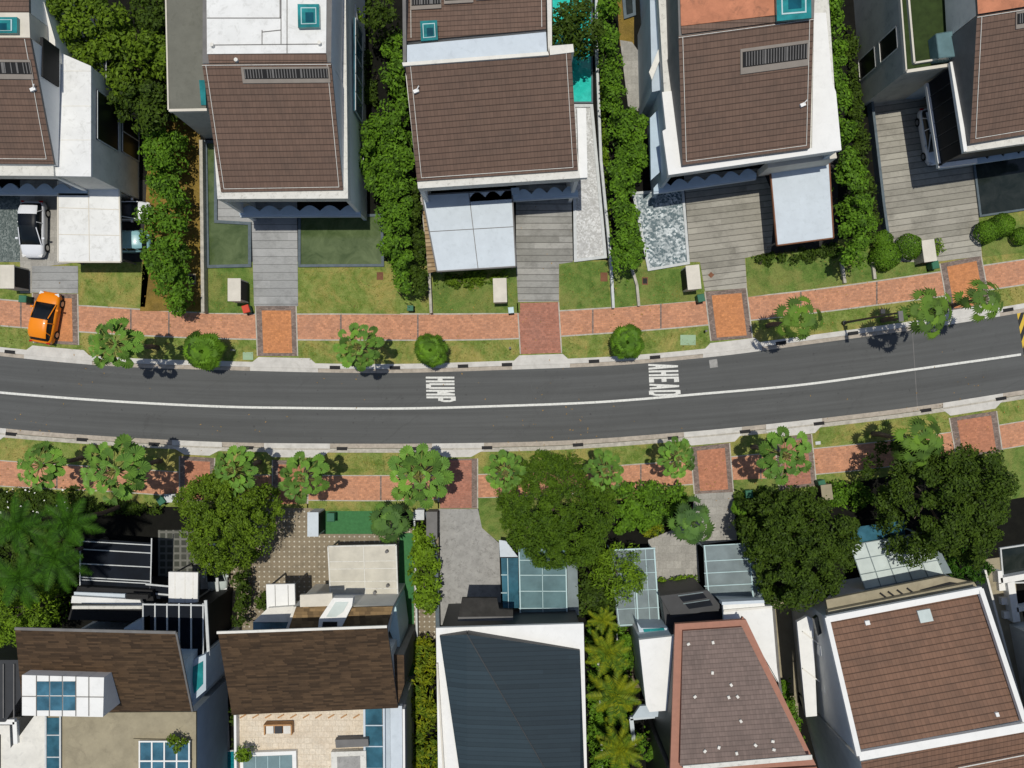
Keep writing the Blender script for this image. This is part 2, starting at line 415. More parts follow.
BU = curve([(-80,453),(0,461),(110,468),(220,474.5),(330,476),(400,476),(478,475),(560,471),(623,465.7),(690,461),(815,449),(890,441),(1000,425.5),(1024,421.5),(1110,409)])
BL = curve([(-80,478),(0,485.5),(110,491),(220,498),(330,500),(400,500),(478,497.5),(560,494),(630,488.5),(690,484),(815,474),(890,466),(1000,449),(1024,445),(1110,432)])
def off(f, d): return lambda x: f(x) + d
def band(f, g, x0, x1, z, name, mat, step=8, kind='structure', side=None, zf=None):
    mb = MB(); xs = [x0 + (x1-x0)*i/max(1, round((x1-x0)/step)) for i in range(max(1, round((x1-x0)/step)) + 1)]
    s = 0
    for a, b in zip(xs, xs[1:]):
        p = [W(a, f(a), z), W(b, f(b), z), W(b, g(b), z), W(a, g(a), z)]
        d = math.dist(p[0], p[1]); w0 = math.dist(p[0], p[3]); w1 = math.dist(p[1], p[2])
        mb.face([(*p[3], z), (*p[2], z), (*p[1], z), (*p[0], z)], 0, uvs=[(s, 0), (s+d, 0), (s+d, w1), (s, w0)])
        if side:
            for q in ((0, 1), (2, 3)):
                mb.face([(*p[q[0]], z), (*p[q[1]], z), (*p[q[1]], z-side), (*p[q[0]], z-side)], 0)
        s += d
    return mb.build(name, mat, kind=kind) if kind else mb
# ------------------------------------------------------------------ the ground, the street and its verges
X0, X1 = -420, 1440
g = MB(); g.prism([(-900,-900),(900,-900),(900,900),(-900,900)], -.5, -.04); g.build('ground', 'ground', kind='structure')
band(off(RT, -1), off(RB, 1), X0, X1, 0, 'road', 'asphalt')
band(lambda x: -420, off(RT, -8), X0, X1, .12, 'verge_upper', 'grass', 20, side=.2)
band(off(RB, 8), lambda x: 1200, X0, X1, .12, 'verge_lower', 'grass', 20, side=.2)
band(off(RT, -9), off(RT, -4), X0, X1, .135, 'kerb', 'apron', side=.2)
band(off(RT, -4.5), off(RT, 0), X0, X1, .012, 'kerb_channel', 'concrete', side=.05)
band(off(RB, 5), off(RB, 9), X0, X1, .135, 'kerb', 'edging', side=.2)
band(off(RB, 0), off(RB, 4.5), X0, X1, .012, 'kerb_channel', 'concrete', side=.05)
band(off(RL, -1.15), off(RL, 1.15), X0, 1021, .005, 'road_line', 'paint', 4)
band(off(TU, 0), off(TL, 0), X0, X1, .126, 'footpath', 'path')
band(off(BU, 0), off(BL, 0), X0, X1, .126, 'footpath', 'path')
for f, d0, d1 in ((TU,-1.3,0),(TL,0,1.3),(BU,-1.0,0),(BL,0,1.0)):
    band(off(f, d0), off(f, d1), X0, X1, .131, 'path_edging', 'edging', side=.05)

def flat(name, poly, mat, lvl=0, ang=0, kind='structure', z=None, label=None, **kw):
    z = .132 + lvl * .005 if z is None else z
    mb = MB(ang); mb.prism(PP(poly, z), z - .1, z, bottom=False)
    o = mb.build(name, mat, kind=kind) if kind else mb.build(name, mat)
    if label: o['label'] = label
    return o
def slope_at(f, x): return -math.atan2(f(x+5)-f(x-5), 10)

# driveways of brick across the footpath: (four corners, inner colour)
drives = [
 ([(33,293),(77,294),(78,345),(34,343)], 'orange'), ([(256,306),(295.5,306),(297,356),(258,356)], 'orange'),
 ([(518,303),(558,302),(561,353),(521,354)], 'pink'), ([(705.5,291.5),(745.8,288),(752,338),(711.5,341)], 'orange'),
 ([(940.5,263.5),(980.5,255.5),(990,306),(949,312)], 'orange'),
 ([(180,456),(214,458),(214,503),(180,501)], 'orange2'), ([(273,460),(308,461),(307,508),(273,507)], 'orange2'),
 ([(439,459),(477,458.5),(477,508.5),(439,508.5)], 'pink'), ([(691,447),(729,443),(733,492),(695,494)], 'orange2'),
 ([(775,438),(811,434),(816,486),(780,490)], 'pink'), ([(950,418),(996,411),(1002,452),(957,458)], 'orange2')]
def lerpq(q, s, t):
    a = [q[0][i] + (q[1][i]-q[0][i])*s for i in (0, 1)]; b = [q[3][i] + (q[2][i]-q[3][i])*s for i in (0, 1)]
    return (a[0] + (b[0]-a[0])*t, a[1] + (b[1]-a[1])*t)
for q, m in drives:
    ang = math.atan2(-(q[1][1]-q[0][1]), q[1][0]-q[0][0])
    flat('driveway_border', q, 'border' if 'orange' in m or q[0][1] > 400 else 'pink', 1, ang)
    if q is drives[7][0]: inn = [lerpq(q, .02, .03), lerpq(q, .86, .03), lerpq(q, .86, .99), lerpq(q, .02, .99)]
    else: inn = [lerpq(q, .14, .09), lerpq(q, .88, .09), lerpq(q, .88, .94), lerpq(q, .14, .94)]
    flat('driveway_brick', inn, m, 2, ang)
    for s in (0, 1):                      # white edging stones down both sides
        a, b = lerpq(q, s, 0), lerpq(q, s, 1); w = 1.2 if s else -1.2
        flat('driveway_edging', [a, (a[0]+w, a[1]), (b[0]+w, b[1]), b], 'edging', 3)
for f, g_, xs in ((TU, TL, (20,130,168,340,417,592,660,800,876)), (BU, BL, (56,240,380,640,760,905))):     # joints across the footpath
    for x in xs:
        p = [(x,f(x)),(x+1.6,f(x+1.6)),(x+1.6,g_(x+1.6)),(x,g_(x))]; flat('path_joint', p, 'border', z=.134)
# aprons of pale concrete from the driveway down to the road
for x0, x1, up in ((24,92,1),(250,318,1),(512,570,1),(703,762,1),(942,1000,1),(172,222,0),(264,330,0),(432,484,0),(684,742,0),(766,822,0),(943,1003,0),(-12,6,0)):
    f = RT if up else RB; s = -1 if up else 1; n = 8
    xs = [x0 + (x1-x0)*i/n for i in range(n+1)]
    out = [(x, f(x) + s*14) for x in xs if x0+7 <= x <= x1-7]
    inn = [(x, f(x)) for x in xs]
    mb = MB(); lo = [(*W(x, y, .02), .02) for x, y in inn]; hi = [(*W(x, y, .142), .142) for x, y in out]
    mid = [(*W(x, f(x) + s*7, .142), .142) for x in xs]
    for a in range(n):
        q = [lo[a], lo[a+1], mid[a+1], mid[a]]
        mb.face(q if up else q[::-1])
    q = [mid[0]] + mid[1:] + hi[::-1]
    mb.face(q if up else q[::-1])
    mb.build('apron', 'apron', kind='structure')

# lettering on the asphalt: reads downwards, tops of the letters to the right
def letters(word, x0, x1, y0, y1, skew, name):
    G = {'H': [((0,0),(0,1)),((1,0),(1,1)),((0,.5),(1,.5))], 'U': [((0,1),(0,.12)),((.08,.08),(.92,.08)),((1,.12),(1,1))],
         'M': [((0,0),(0,1)),((0,1),(.5,.4)),((.5,.4),(1,1)),((1,1),(1,0))],
         'P': [((0,0),(0,1)),((0,.95),(.75,.95)),((.75,.95),(1,.82)),((1,.82),(1,.62)),((1,.62),(.75,.5)),((.75,.5),(0,.5))],
         'A': [((0,0),(.5,1)),((.5,1),(1,0)),((.2,.32),(.8,.32))], 'E': [((0,0),(0,1)),((0,.93),(1,.93)),((0,.5),(.9,.5)),((0,.07),(1,.07))],
         'D': [((0,0),(0,1)),((0,.96),(.7,.96)),((.7,.96),(1,.8)),((1,.8),(1,.2)),((1,.2),(.7,.04)),((.7,.04),(0,.04))]}
    n = len(word); ch = (y1-y0)/n; gap = ch*.16; k = 0
    mb = MB()
    for i, c in enumerate(word):
        ya, yb = y0 + i*ch + gap/2 + .9, y0 + (i+1)*ch - gap/2 - .9
        for (u0, v0), (u1, v1) in G[c]:
            k += 1; z = .006 + (k % 9) * .0012
            def q(u, v):
                y = ya + (yb-ya)*u; return W(x0 + (x1-x0)*v + skew[0]*(y-y0), y + skew[1]*(x1-x0)*v, z)
            a, b = Vector(q(u0, v0)), Vector(q(u1, v1)); d = (b-a).normalized(); horizontal = abs(d.x) > abs(d.y)
            w = .075 if horizontal else .19
            nrm = Vector((-d.y, d.x)) * w
            e = d * (.02 if horizontal else .05)
            p = [a-nrm-e, b-nrm+e, b+nrm+e, a+nrm-e]; mb.face([(*x, z) for x in p])
    mb.build(name, 'paint', kind='structure')
letters('HUMP', 426, 454, 376.2, 402.5, (.03, 0), 'road_marking')
letters('AHEAD', 648.5, 677.5, 363.5, 396.5, (.06, -.02), 'road_marking')

# the striped hump across the road at the right
def humpmat():
    t = NT('yellow_black_hump'); u, v, _ = t.sep(t.uv())
    s = t.math('FRACT', t.math('DIVIDE', t.math('ADD', v, t.math('MULTIPLY', u, .55)), .62))
    t.col(t.mix(t.math('LESS_THAN', s, .5), (.03, .03, .03), (.62, .42, .05))); return t.set(.8, .3)
M['hump'] = humpmat()
mb = MB(math.radians(8)); n = 8
for i in range(n):
    def hp(j, t):
        s = j / n; x = 1017 + s*44; z = .012 + .07*math.sin(math.pi*s)
        y = RT(x)*(1-t) + RB(x)*t
        return (*W(x + t*13, y, z), z)
    mb.face([hp(i,1), hp(i+1,1), hp(i+1,0), hp(i,0)])
mb.build('speed_hump', 'hump', kind='structure')
for x in (300.0, 530.0, 912.0):         # seams across the asphalt
    n = 10; mb = MB()
    for i in range(n):
        a, b = i/n, (i+1)/n; xa, xb = x + 5*a, x + 5*b; ya, yb = RT(x)*(1-a)+RB(x+5)*a, RT(x)*(1-b)+RB(x+5)*b
        mb.face([(*W(xa,ya,.004),.004), (*W(xb,yb,.004),.004), (*W(xb+.7,yb,.004),.004), (*W(xa+.7,ya,.004),.004)])
    mb.build('road_seam', 'midgrey' if x > 900 else 'asphalt', kind='structure')
flat('road_patch', [(709,360),(717,359),(718,367),(710,368)], 'cementpave', z=.006)

# lots on the upper side
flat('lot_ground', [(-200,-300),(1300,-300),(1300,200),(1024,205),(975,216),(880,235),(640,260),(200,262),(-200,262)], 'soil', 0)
flat('gravel_bed', [(-120,192),(20,192),(20,262),(-120,262)], 'pebble3', 4)
flat('driveway_paving', [(20,180),(80,180),(80,262),(32,268),(20,262)], 'paving', 3)
flat('driveway_paving', [(20,262),(32,262),(32,293),(20,293)], 'paving', 4)
flat('driveway_planks', [(32,266),(78,266),(78,293.5),(32,292.5)], 'plank3', 4)
flat('driveway_paving', [(78,180),(150,180),(150,262),(78,262)], 'darkpaveshade', 2)
flat('dry_strip', [(150,120),(200,120),(203,311),(140,311)], 'dry', 3)
flat('driveway_planks', [(251,200),(297,200),(298,306),(254,306)], 'plank3', 4)
flat('side_paving', [(204,190),(252,190),(252,222),(224,222),(204,222)], 'plank3', 3)
flat('lawn', [(253,262),(204,262),(204,313),(255,313)], 'grass2', 3)
flat('lawn', [(78,264),(150,264),(145,307),(79,305)], 'grass', 3)
flat('lawn', [(298,266),(400,262),(400,314),(299,313)], 'grass', 3)
flat('lawn', [(432,262),(520,262),(520,313),(434,313)], 'grass2', 3)
flat('driveway_planks', [(516,180),(571,180),(573,262),(559,264),(559,301.5),(518,302),(516,262)], 'plank', 4)
flat('lawn', [(559,263),(607,261),(610,307),(560,309)], 'grass2', 3)
flat('lawn', [(610,250),(645,270),(700,268),(705,300),(612,308)], 'grass2', 2)
flat('driveway_planks', [(684,175),(762,168),(775,200),(771,252),(745,258),(747,288),(705,291),(700,262),(690,262)], 'plank2', 4, .12)
flat('side_paving', [(752,166),(838,156),(838,246),(771,254)], 'darkpaveshade', 3)
flat('lawn', [(746,258),(840,246),(905,262),(939,258),(940,271),(748,297)], 'grass2', 5)
flat('side_terrace', [(620,40),(632,42),(652,70),(655,108),(640,112),(628,106)], 'paving', 4)
flat('side_lawn', [(617,0),(634,0),(634,46),(620,46)], 'dry', 3)
flat('driveway_planks', [(872,98),(968,98),(982,256),(934,262),(895,262),(882,205)], 'plank2', 6, .14)
flat('lawn', [(981,230),(1200,200),(1200,232),(983,257)], 'grass2', 5)
# lots on the lower side
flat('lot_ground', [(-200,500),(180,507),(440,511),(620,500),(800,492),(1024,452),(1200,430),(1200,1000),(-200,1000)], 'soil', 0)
flat('lawn', [(216,505),(440,502),(440,512),(216,512)], 'grass', 3)
flat('yard_grid_paving', [(158,530),(200,530),(200,580),(158,580)], 'grid', 3)
flat('yard_paving', [(216,508),(310,508),(440,533),(440,640),(216,640)], 'dots', 4)
flat('turf_strip', [(324,511),(374,511),(374,534),(324,534)], 'turf', 5)
flat('green_path', [(399,533),(414,533),(414,700),(399,700)], 'turf', 5)
flat('driveway_concrete', [(438,509),(478,509),(482,528),(499,543),(502,625),(440,625)], 'cementpave', 4)
flat('lawn', [(478,498),(540,497),(530,545),(499,542),(480,528)], 'grass2', 3)
flat('driveway_paving', [(648,540),(672,530),(691,520),(695,494),(733,492),(737,540),(697,545),(700,582),(655,585)], 'paving', 4)
flat('lawn', [(733,480),(775,478),(780,494),(735,500)], 'grass2', 3)
flat('side_path', [(980,560),(1010,556),(1024,620),(1040,720),(1020,720)], 'beigeroof', 4)
flat('side_path', [(770,600),(795,600),(800,760),(780,760)], 'beigeroof', 4)
flat('lawn', [(1000,450),(1200,425),(1200,470),(1006,500)], 'grass2', 3)
flat('deck_path', [(400,690),(411,690),(411,900),(400,900)], 'deck', 4)
flat('side_path', [(617,630),(640,630),(640,700),(617,700)], 'deck', 4)
flat('side_path', [(200,570),(222,570),(232,800),(205,800)], 'paving', 6)

# pools and ponds: coping round a sheet of water
def pool(name, label, poly, water, coping, lvl=6, w=2.2, depth=.12, rim=.2):
    cx = sum(p[0] for p in poly)/len(poly); cy = sum(p[1] for p in poly)/len(poly)
    inner = []
    n = len(poly)
    for i in range(n):
        p, a, b = poly[i], poly[i-1], poly[(i+1) % n]
        d1 = Vector((p[0]-a[0], p[1]-a[1])).normalized(); d2 = Vector((b[0]-p[0], b[1]-p[1])).normalized()
        n1 = Vector((-d1.y, d1.x)); n2 = Vector((-d2.y, d2.x)); q = (n1+n2).normalized(); k = w / max(.4, q.dot(n1))
        inner.append((p[0] + q.x*k, p[1] + q.y*k))
    z = .13 + rim
    t = thing(name, label, 'pool' if 'pool' in name else 'pond', (*W(cx, cy, .12), .12))
    mb = MB(); O = PP(poly, z); I = PP(inner, z)
    for i in range(n):
        j = (i+1) % n
        mb.face([(*O[i], z), (*O[j], z), (*I[j], z), (*I[i], z)][::-1]); mb.face([(*O[i], .1), (*O[j], .1), (*O[j], z), (*O[i], z)])
        mb.face([(*I[i], z-depth-.02), (*I[j], z-depth-.02), (*I[j], z), (*I[i], z)][::-1])
    mb.build('coping', coping, t)
    mb = MB(); mb.face([(x, y, z-depth) for x, y in (I[::-1] if newell([(*p, 0) for p in I]).z < 0 else I)]); mb.build('water', water, t)
    return t
# ------------------------------------------------------------------ foliage
def inside(px, py, poly):
    r = np.zeros(len(px), bool); n = len(poly)
    for i in range(n):
        x1, y1 = poly[i]; x2, y2 = poly[(i+1) % n]
        c = ((y1 > py) != (y2 > py)) & (px < (x2-x1)*(py-y1)/((y2-y1) or 1e-9) + x1); r ^= c
    return r
def edge_dist(px, py, poly):
    d = np.full(len(px), 1e9); n = len(poly)
    for i in range(n):
        a = np.array(poly[i]); b = np.array(poly[(i+1) % n]); ab = b-a
        t = np.clip(((px-a[0])*ab[0]+(py-a[1])*ab[1])/max(1e-9, (ab**2).sum()), 0, 1)
        d = np.minimum(d, np.hypot(px-a[0]-t*ab[0], py-a[1]-t*ab[1]))
    return d
def leaf_mesh(name, cen, nrm, size, asp, mat, rng):
    n = len(cen); r = rng.normal(size=(n, 3)); nrm = nrm/np.linalg.norm(nrm, axis=1, keepdims=True)
    u = np.cross(nrm, r); u /= np.linalg.norm(u, axis=1, keepdims=True); v = np.cross(nrm, u)
    s = size[:, None]
    V = np.stack([cen-u*s, cen-v*s*asp+nrm*s*.12, cen+u*s, cen+v*s*asp+nrm*s*.12], 1).reshape(-1, 3)
    me = bpy.data.meshes.new(name)
    me.vertices.add(4*n); me.vertices.foreach_set('co', V.ravel())
    me.loops.add(4*n); me.loops.foreach_set('vertex_index', np.arange(4*n))
    me.polygons.add(n); me.polygons.foreach_set('loop_start', np.arange(n)*4)
    try: me.polygons.foreach_set('loop_total', np.full(n, 4))
    except Exception: pass
    me.materials.append(M[mat]); me.update(calc_edges=True); return me
def foliage(name, poly, z0, z1, mat, base, clump=.7, leaf=.17, dens=1.0, dome=1.0, asp=.5, seed=1, up=.6, edge=.9, gaps=0, cover=1):
    """poly: world outline. Clumps sit on a domed hull inside it; leaves cover each clump."""
    rng = np.random.default_rng(seed)
    P = np.array(poly); lo, hi = P.min(0), P.max(0); A = 0
    for i in range(len(P)): j = (i+1) % len(P); A += P[i][0]*P[j][1]-P[j][0]*P[i][1]
    A = abs(A)/2; ncl = max(3, int(A/(clump**2)*1.75*cover))
    cx = []; tries = 0
    while len(cx) < ncl and tries < 60:
        q = rng.uniform(lo, hi, (ncl*4, 2)); q = q[inside(q[:, 0], q[:, 1], poly)]; cx += q.tolist(); tries += 1
    c = np.array(cx[:ncl]); ed = edge_dist(c[:, 0], c[:, 1], poly); m = max(ed.max(), 1e-3)
    prof = (1-(1-np.clip(ed/m, 0, 1))**2)**.5
    top = z0 + (z1-z0)*(1-dome*(1-prof)*.75)
    keep = np.ones(len(c), bool)
    if gaps:
        ph = rng.uniform(0, 6, 2); g = np.sin(c[:, 0]*1.7+ph[0])*np.sin(c[:, 1]*1.9+ph[1]); keep = g > -1+gaps
    keep &= ed > min(.5*clump, m*.35)
    c, top, ed = c[keep], top[keep], ed[keep]
    rad = clump*rng.uniform(.55, 1.15, len(c))
    zz = top - rad - rng.uniform(0, 1, len(c))**1.6*(z1-z0)*.6
    L = []; N = []
    per = int(26*dens*(clump/leaf)**2*.16)
    for k in range(len(c)):
        d = rng.normal(size=(per, 3)); d[:, 2] = np.abs(d[:, 2])*1.1-.25; d /= np.linalg.norm(d, axis=1, keepdims=True)
        rr = rad[k]*rng.uniform(.55, 1.08, (per, 1))
        q = d*rr*[1, 1, .75] + [c[k, 0], c[k, 1], zz[k]]
        L.append(q); N.append(d*.7 + [0, 0, up] + rng.normal(size=(per, 3))*.45)
    ring = int(A**.5*14*dens)                 # skirt of leaves lower down, so the sides are leafy too
    q = rng.uniform(lo, hi, (ring*6, 2)); q = q[inside(q[:, 0], q[:, 1], poly)]
    e = edge_dist(q[:, 0], q[:, 1], poly); q = q[e < .9]
    z = rng.uniform(z0*.7+.2, z0 + (z1-z0)*.5, len(q)); L.append(np.c_[q, z]); N.append(rng.normal(size=(len(q), 3))+[0, 0, .5])
    L = np.concatenate(L) - np.array(base); N = np.concatenate(N)
    return leaf_mesh(name, L, N, leaf*rng.uniform(.6, 1.3, len(L)), asp, mat, rng)
def circ(cx, cy, rx, ry=None, seed=0, n=22, wob=.12):
    rr = random.Random(seed); ry = ry or rx; a = [rr.uniform(0, 6.28) for _ in range(4)]
    return [(cx + rx*math.cos(t)*(1+wob*math.sin(3*t+a[0])+wob*.6*math.sin(5*t+a[1])), cy + ry*math.sin(t)*(1+wob*math.sin(4*t+a[2])+wob*.5*math.sin(7*t+a[3]))) for t in [2*math.pi*k/n for k in range(n)]]
def stemtube(path, rad, name, parent, mat='bark'):
    return MB().tube(path, rad, 0, 7).build(name, mat, parent)
def tree(label, px, py, r, h, mat='lf_mid', clump=.75, leaf=.17, dens=1.0, seed=1, name='broadleaf_tree', ry=None, poly=None, group=None, dome=1, low=.35, cat='tree', asp=.5, gaps=0, up=.6, wob=.1):
    g_ = 5 if r > 20 else 1
    P = PP(poly if poly else circ(px, py, r+g_, (ry+g_) if ry else None, seed, wob=wob), h*.8); c = W(px, py, h*.8)
    base = (c[0], c[1], .12); t = thing(name, label, cat, base, group)
    me = foliage('crown', P, h*low, h, mat, base, clump, leaf, dens, dome, asp, seed, gaps=gaps, up=up)
    o = bpy.data.objects.new('crown', me); C.objects.link(o); o.parent = t
    rw = r*(H0-h)/F
    stemtube([(c[0], c[1], .05), (c[0]+.1, c[1], h*.3), (c[0]-.05, c[1]+.1, h*.55), (c[0], c[1], h*.75)], [.06*h**.9*.4+.05, .04*h**.9*.4+.05, .12, .05], 'trunk', t)
    rr = random.Random(seed)
    for k in range(5 if r > 20 else 3):
        a = k*6.28/5 + rr.uniform(-.4, .4); L = rw*.62
        stemtube([(c[0], c[1], h*.32), (c[0]+math.cos(a)*L*.5, c[1]+math.sin(a)*L*.5, h*.55), (c[0]+math.cos(a)*L, c[1]+math.sin(a)*L, h*.72)], [.11, .07, .03], 'limb', t)
    return t
def hedge(label, poly, h, mat='lf_bush', clump=.55, leaf=.13, dens=1.0, seed=1, name='hedge', cat='hedge', dome=.5, stems=5, group=None, gaps=0, asp=.5, flowers=0, low=.25, cover=1):
    gaps = gaps or .25
    P = PP(poly, h*.85); cx = sum(p[0] for p in P)/len(P); cy = sum(p[1] for p in P)/len(P)
    base = (cx, cy, .12); t = thing(name, label, cat, base, group)
    me = foliage('foliage', P, h*low, h, mat, base, clump, leaf, dens, dome, asp, seed, gaps=gaps, cover=cover)
    o = bpy.data.objects.new('foliage', me); C.objects.link(o); o.parent = t
    rr = random.Random(seed); A = np.array(P); k = 0; tries = 0
    while k < stems and tries < 300:
        tries += 1
        x, y = rr.uniform(*sorted((A[:, 0].min(), A[:, 0].max()))), rr.uniform(*sorted((A[:, 1].min(), A[:, 1].max())))
        if inside(np.array([x]), np.array([y]), P)[0]:
            stemtube([(x, y, .05), (x+rr.uniform(-.1, .1), y, h*.4), (x+rr.uniform(-.2, .2), y+.1, h*.75)], [.07, .05, .02], 'stem', t); k += 1
    if flowers:
        rng = np.random.default_rng(seed+5); q = rng.uniform(A.min(0), A.max(0), (flowers*5, 2)); q = q[inside(q[:, 0], q[:, 1], P)][:flowers]
        q = np.c_[q, np.full(len(q), h*1.02)] - np.array(base)
        me = leaf_mesh('blossom', q, np.tile([0, 0, 1.], (len(q), 1))+rng.normal(size=(len(q), 3))*.2, rng.uniform(.05, .10, len(q)), .9, 'flower', rng)
        o = bpy.data.objects.new('blossom', me); C.objects.link(o); o.parent = t
    return t

# ------------------------------------------------------------------ palms
def fan_round(mb, hub, dirv, tilt, R, n=14, span=4.9, m=0):
    """a pleated nearly round leaf blade: hub, outward heading, droop"""
    f = Vector(dirv).normalized(); side = Vector((-f.y, f.x, 0)).normalized(); up = Vector((0, 0, 1))
    F2 = (Vector((f.x, f.y, 0)).normalized()*math.cos(tilt) - up*math.sin(tilt)).normalized(); U2 = side.cross(F2)*-1
    if U2.z < 0: U2 = -U2
    hub = Vector(hub); pts = []
    for i in range(2*n+1):
        a = -span/2 + span*i/(2*n); r = R*(1 if i % 2 == 0 else .88)*(1.08-.26*math.sin(abs(a)*.9)**2)*random.uniform(.95, 1.04)
        z = (.045 if i % 2 == 0 else -.045)*R*1.6 - .14*R*(1-math.cos(a))*.3
        pts.append(hub + F2*(math.cos(a)*r) + side*(math.sin(a)*r) + U2*(z - .06*R + .22*R*abs(math.sin(a))) - up*(.16*R if math.cos(a) > .5 else 0))
    c = hub + F2*.05
    mb.fan(c, pts, m)
def fan_spiky(mb, hub, dirv, tilt, R, n=11, span=3.6, m=0, w=.075):
    f = Vector(dirv); f = Vector((f.x, f.y, 0)).normalized(); side = Vector((-f.y, f.x, 0)); up = Vector((0, 0, 1))
    F2 = (f*math.cos(tilt) - up*math.sin(tilt)).normalized(); U2 = F2.cross(side)
    if U2.z < 0: U2 = -U2
    hub = Vector(hub); P = []; TR = []
    for i in range(n):
        a = -span/2 + span*i/(n-1); r = R*random.uniform(.85, 1.08)*(1-.2*abs(a/span*2)**2)
        d = F2*math.cos(a) + side*math.sin(a); s = (side*math.cos(a) - F2*math.sin(a))*w*R*1.5
        mid = hub + d*r*.6 + U2*.04*R; tip = hub + d*r - up*.22*R + s*random.uniform(-.3, .3)
        P += [mid-s, tip, mid+s]; TR.append((0, 3*i+1, 3*i+2, 3*i+3))
    mb.fan(hub, P, m, TR)
def crown_mesh(kind, R, seed, mat, nleaf, fanR):
    random.seed(seed); mb = MB(); pet = MB()
    if kind == 'round':                    # rings of blades: low dark ring, wide ring, middle ring, young leaves
        for cnt, rad, z, tl, sz in ((max(7, nleaf//3), .62, -.45, .75, 1.0), (max(8, nleaf//3), .84, -.02, .42, 1.0), (max(6, nleaf//4), .52, .34, .12, .95), (4, .22, .62, -.7, .8)):
            a0 = random.uniform(0, 6)
            for k in range(cnt):
                a = a0 + 6.283*k/cnt + random.uniform(-.16, .16); d = Vector((math.cos(a), math.sin(a), 0)); L = R*rad*random.uniform(.86, 1.1)
                end = d*L + Vector((0, 0, z + random.uniform(-.1, .1)))
                pet.tube([(0, 0, -.15), tuple(end*.5 + Vector((0, 0, .15 + z*.3))), tuple(end)], [.04, .028, .02], 0, 4)
                fan_round(mb, end, d, tl + random.uniform(-.15, .15), fanR*sz*random.uniform(.85, 1.12))
                if cnt > 6 and k % 3 == 0 and z < 0: fan_spiky(mb, end*.9 - Vector((0, 0, .3)), Vector((math.cos(a+.4), math.sin(a+.4), 0)), .7, fanR*1.35)
        return mb, pet
    ga = 2.39996
    for k in range(nleaf):
        t = (k+.5)/nleaf; a = k*ga + random.uniform(-.25, .25); el = math.radians(78*(1-t**.75)-6)   # inner leaves stand up, outer ones hang out
        L = R*((.36+.50*t) if kind == 'round' else (.3+.62*t))*random.uniform(.88, 1.1); d = Vector((math.cos(a), math.sin(a), 0))
        end = d*L*math.cos(el)*(1.1) + Vector((0, 0, L*math.sin(el)*.8 - .12*t))
        pet.tube([(0, 0, -.1), tuple(end*.55 + Vector((0, 0, .12))), tuple(end)], [.045, .03, .022], 0, 4)
        if kind == 'round': fan_round(mb, end, d, math.radians(-65+105*t+random.uniform(-12, 12)), fanR*random.uniform(.85, 1.12))
        if kind == 'round' and k % 3 == 0: fan_spiky(mb, end*.95 - Vector((0, 0, .35)), Vector((math.cos(a+.5), math.sin(a+.5), 0)), math.radians(40), fanR*1.5)
        if kind != 'round': fan_spiky(mb, end, d, math.radians(-15+65*t+random.uniform(-10, 10)), fanR*random.uniform(.85, 1.15))
    return mb, pet
def feather_mesh(R, seed, nf, width=.32):
    random.seed(seed); mb = MB(); pet = MB()
    for k in range(nf):
        a = k*2.39996 + random.uniform(-.2, .2); t = (k+.5)/nf; el = math.radians(72*(1-t)+8); L = R*random.uniform(.85, 1.1)
        d = Vector((math.cos(a), math.sin(a), 0)); sd = Vector((-d.y, d.x, 0)); P = []
        for i in range(9):
            s = i/8; P.append(d*(L*s*math.cos(el*(1-s*.6))) + Vector((0, 0, L*(math.sin(el)*s*.7 - .55*s*s*(.4+t*.6)))))
        pet.tube([tuple(p) for p in P], [.04*(1-i/9)+.008 for i in range(9)], 0, 4)
        for i in range(1, 30):
            s = i/30; j = min(7, int(s*8)); f = s*8-j; p = P[j]*(1-f)+P[j+1]*f; w = width*R*math.sin(math.pi*min(1, s*.85+.12))**.7*random.uniform(.85, 1.1)
            dd = (P[j+1]-P[j]).normalized()
            for sg in (-1, 1):
                e = p + sd*sg*w + dd*w*.55 - Vector((0, 0, w*.35)); b = dd*.05
                mb.face([p-b, e, p+b], 0, uvs=[(0, 0)]*3)
    return mb, pet
PALM = {}
def palm_proto(kind):
    if kind in PALM: return PALM[kind]
    spec = {'round0': ('round', 2.1, 3, 'lf_fan', 30, .58), 'round1': ('round', 2.1, 11, 'lf_fan', 33, .54), 'roundbig': ('round', 2.1, 5, 'lf_fan', 34, .62),
            'spiky0': ('spiky', 2.1, 4, 'lf_spiky', 19, .95), 'spiky1': ('spiky', 2.1, 9, 'lf_spiky', 20, .9), 'spikyblue': ('spiky', 2.0, 8, 'lf_blue', 19, .95),
            'bushy0': ('spiky', 1.55, 2, 'lf_bush', 60, .8), 'bushy1': ('spiky', 1.5, 6, 'lf_bush', 70, .75),
            'feathery0': (None, 2.0, 3, 'lf_yellow', 15), 'feathery1': (None, 2.0, 8, 'lf_yellow', 13), 'featherd0': (None, 2.6, 5, 'lf_deep', 13), 'featherd1': (None, 2.6, 12, 'lf_deep', 12)}[kind]
    if spec[0]: a, b = crown_mesh(spec[0], spec[1], spec[2], spec[3], spec[4], spec[5])
    else: a, b = feather_mesh(spec[1], spec[2], spec[4], .21 if 'y' in kind else .23)
    A = a.build('crown', spec[3]); B = b.build('leafstalks', 'petiole' if spec[0] == 'round' else spec[3])
    ext = max(math.hypot(v.co.x, v.co.y) for v in A.data.vertices)*.94; PALM[kind] = (A.data, B.data, ext); bpy.data.objects.remove(A); bpy.data.objects.remove(B); return PALM[kind]
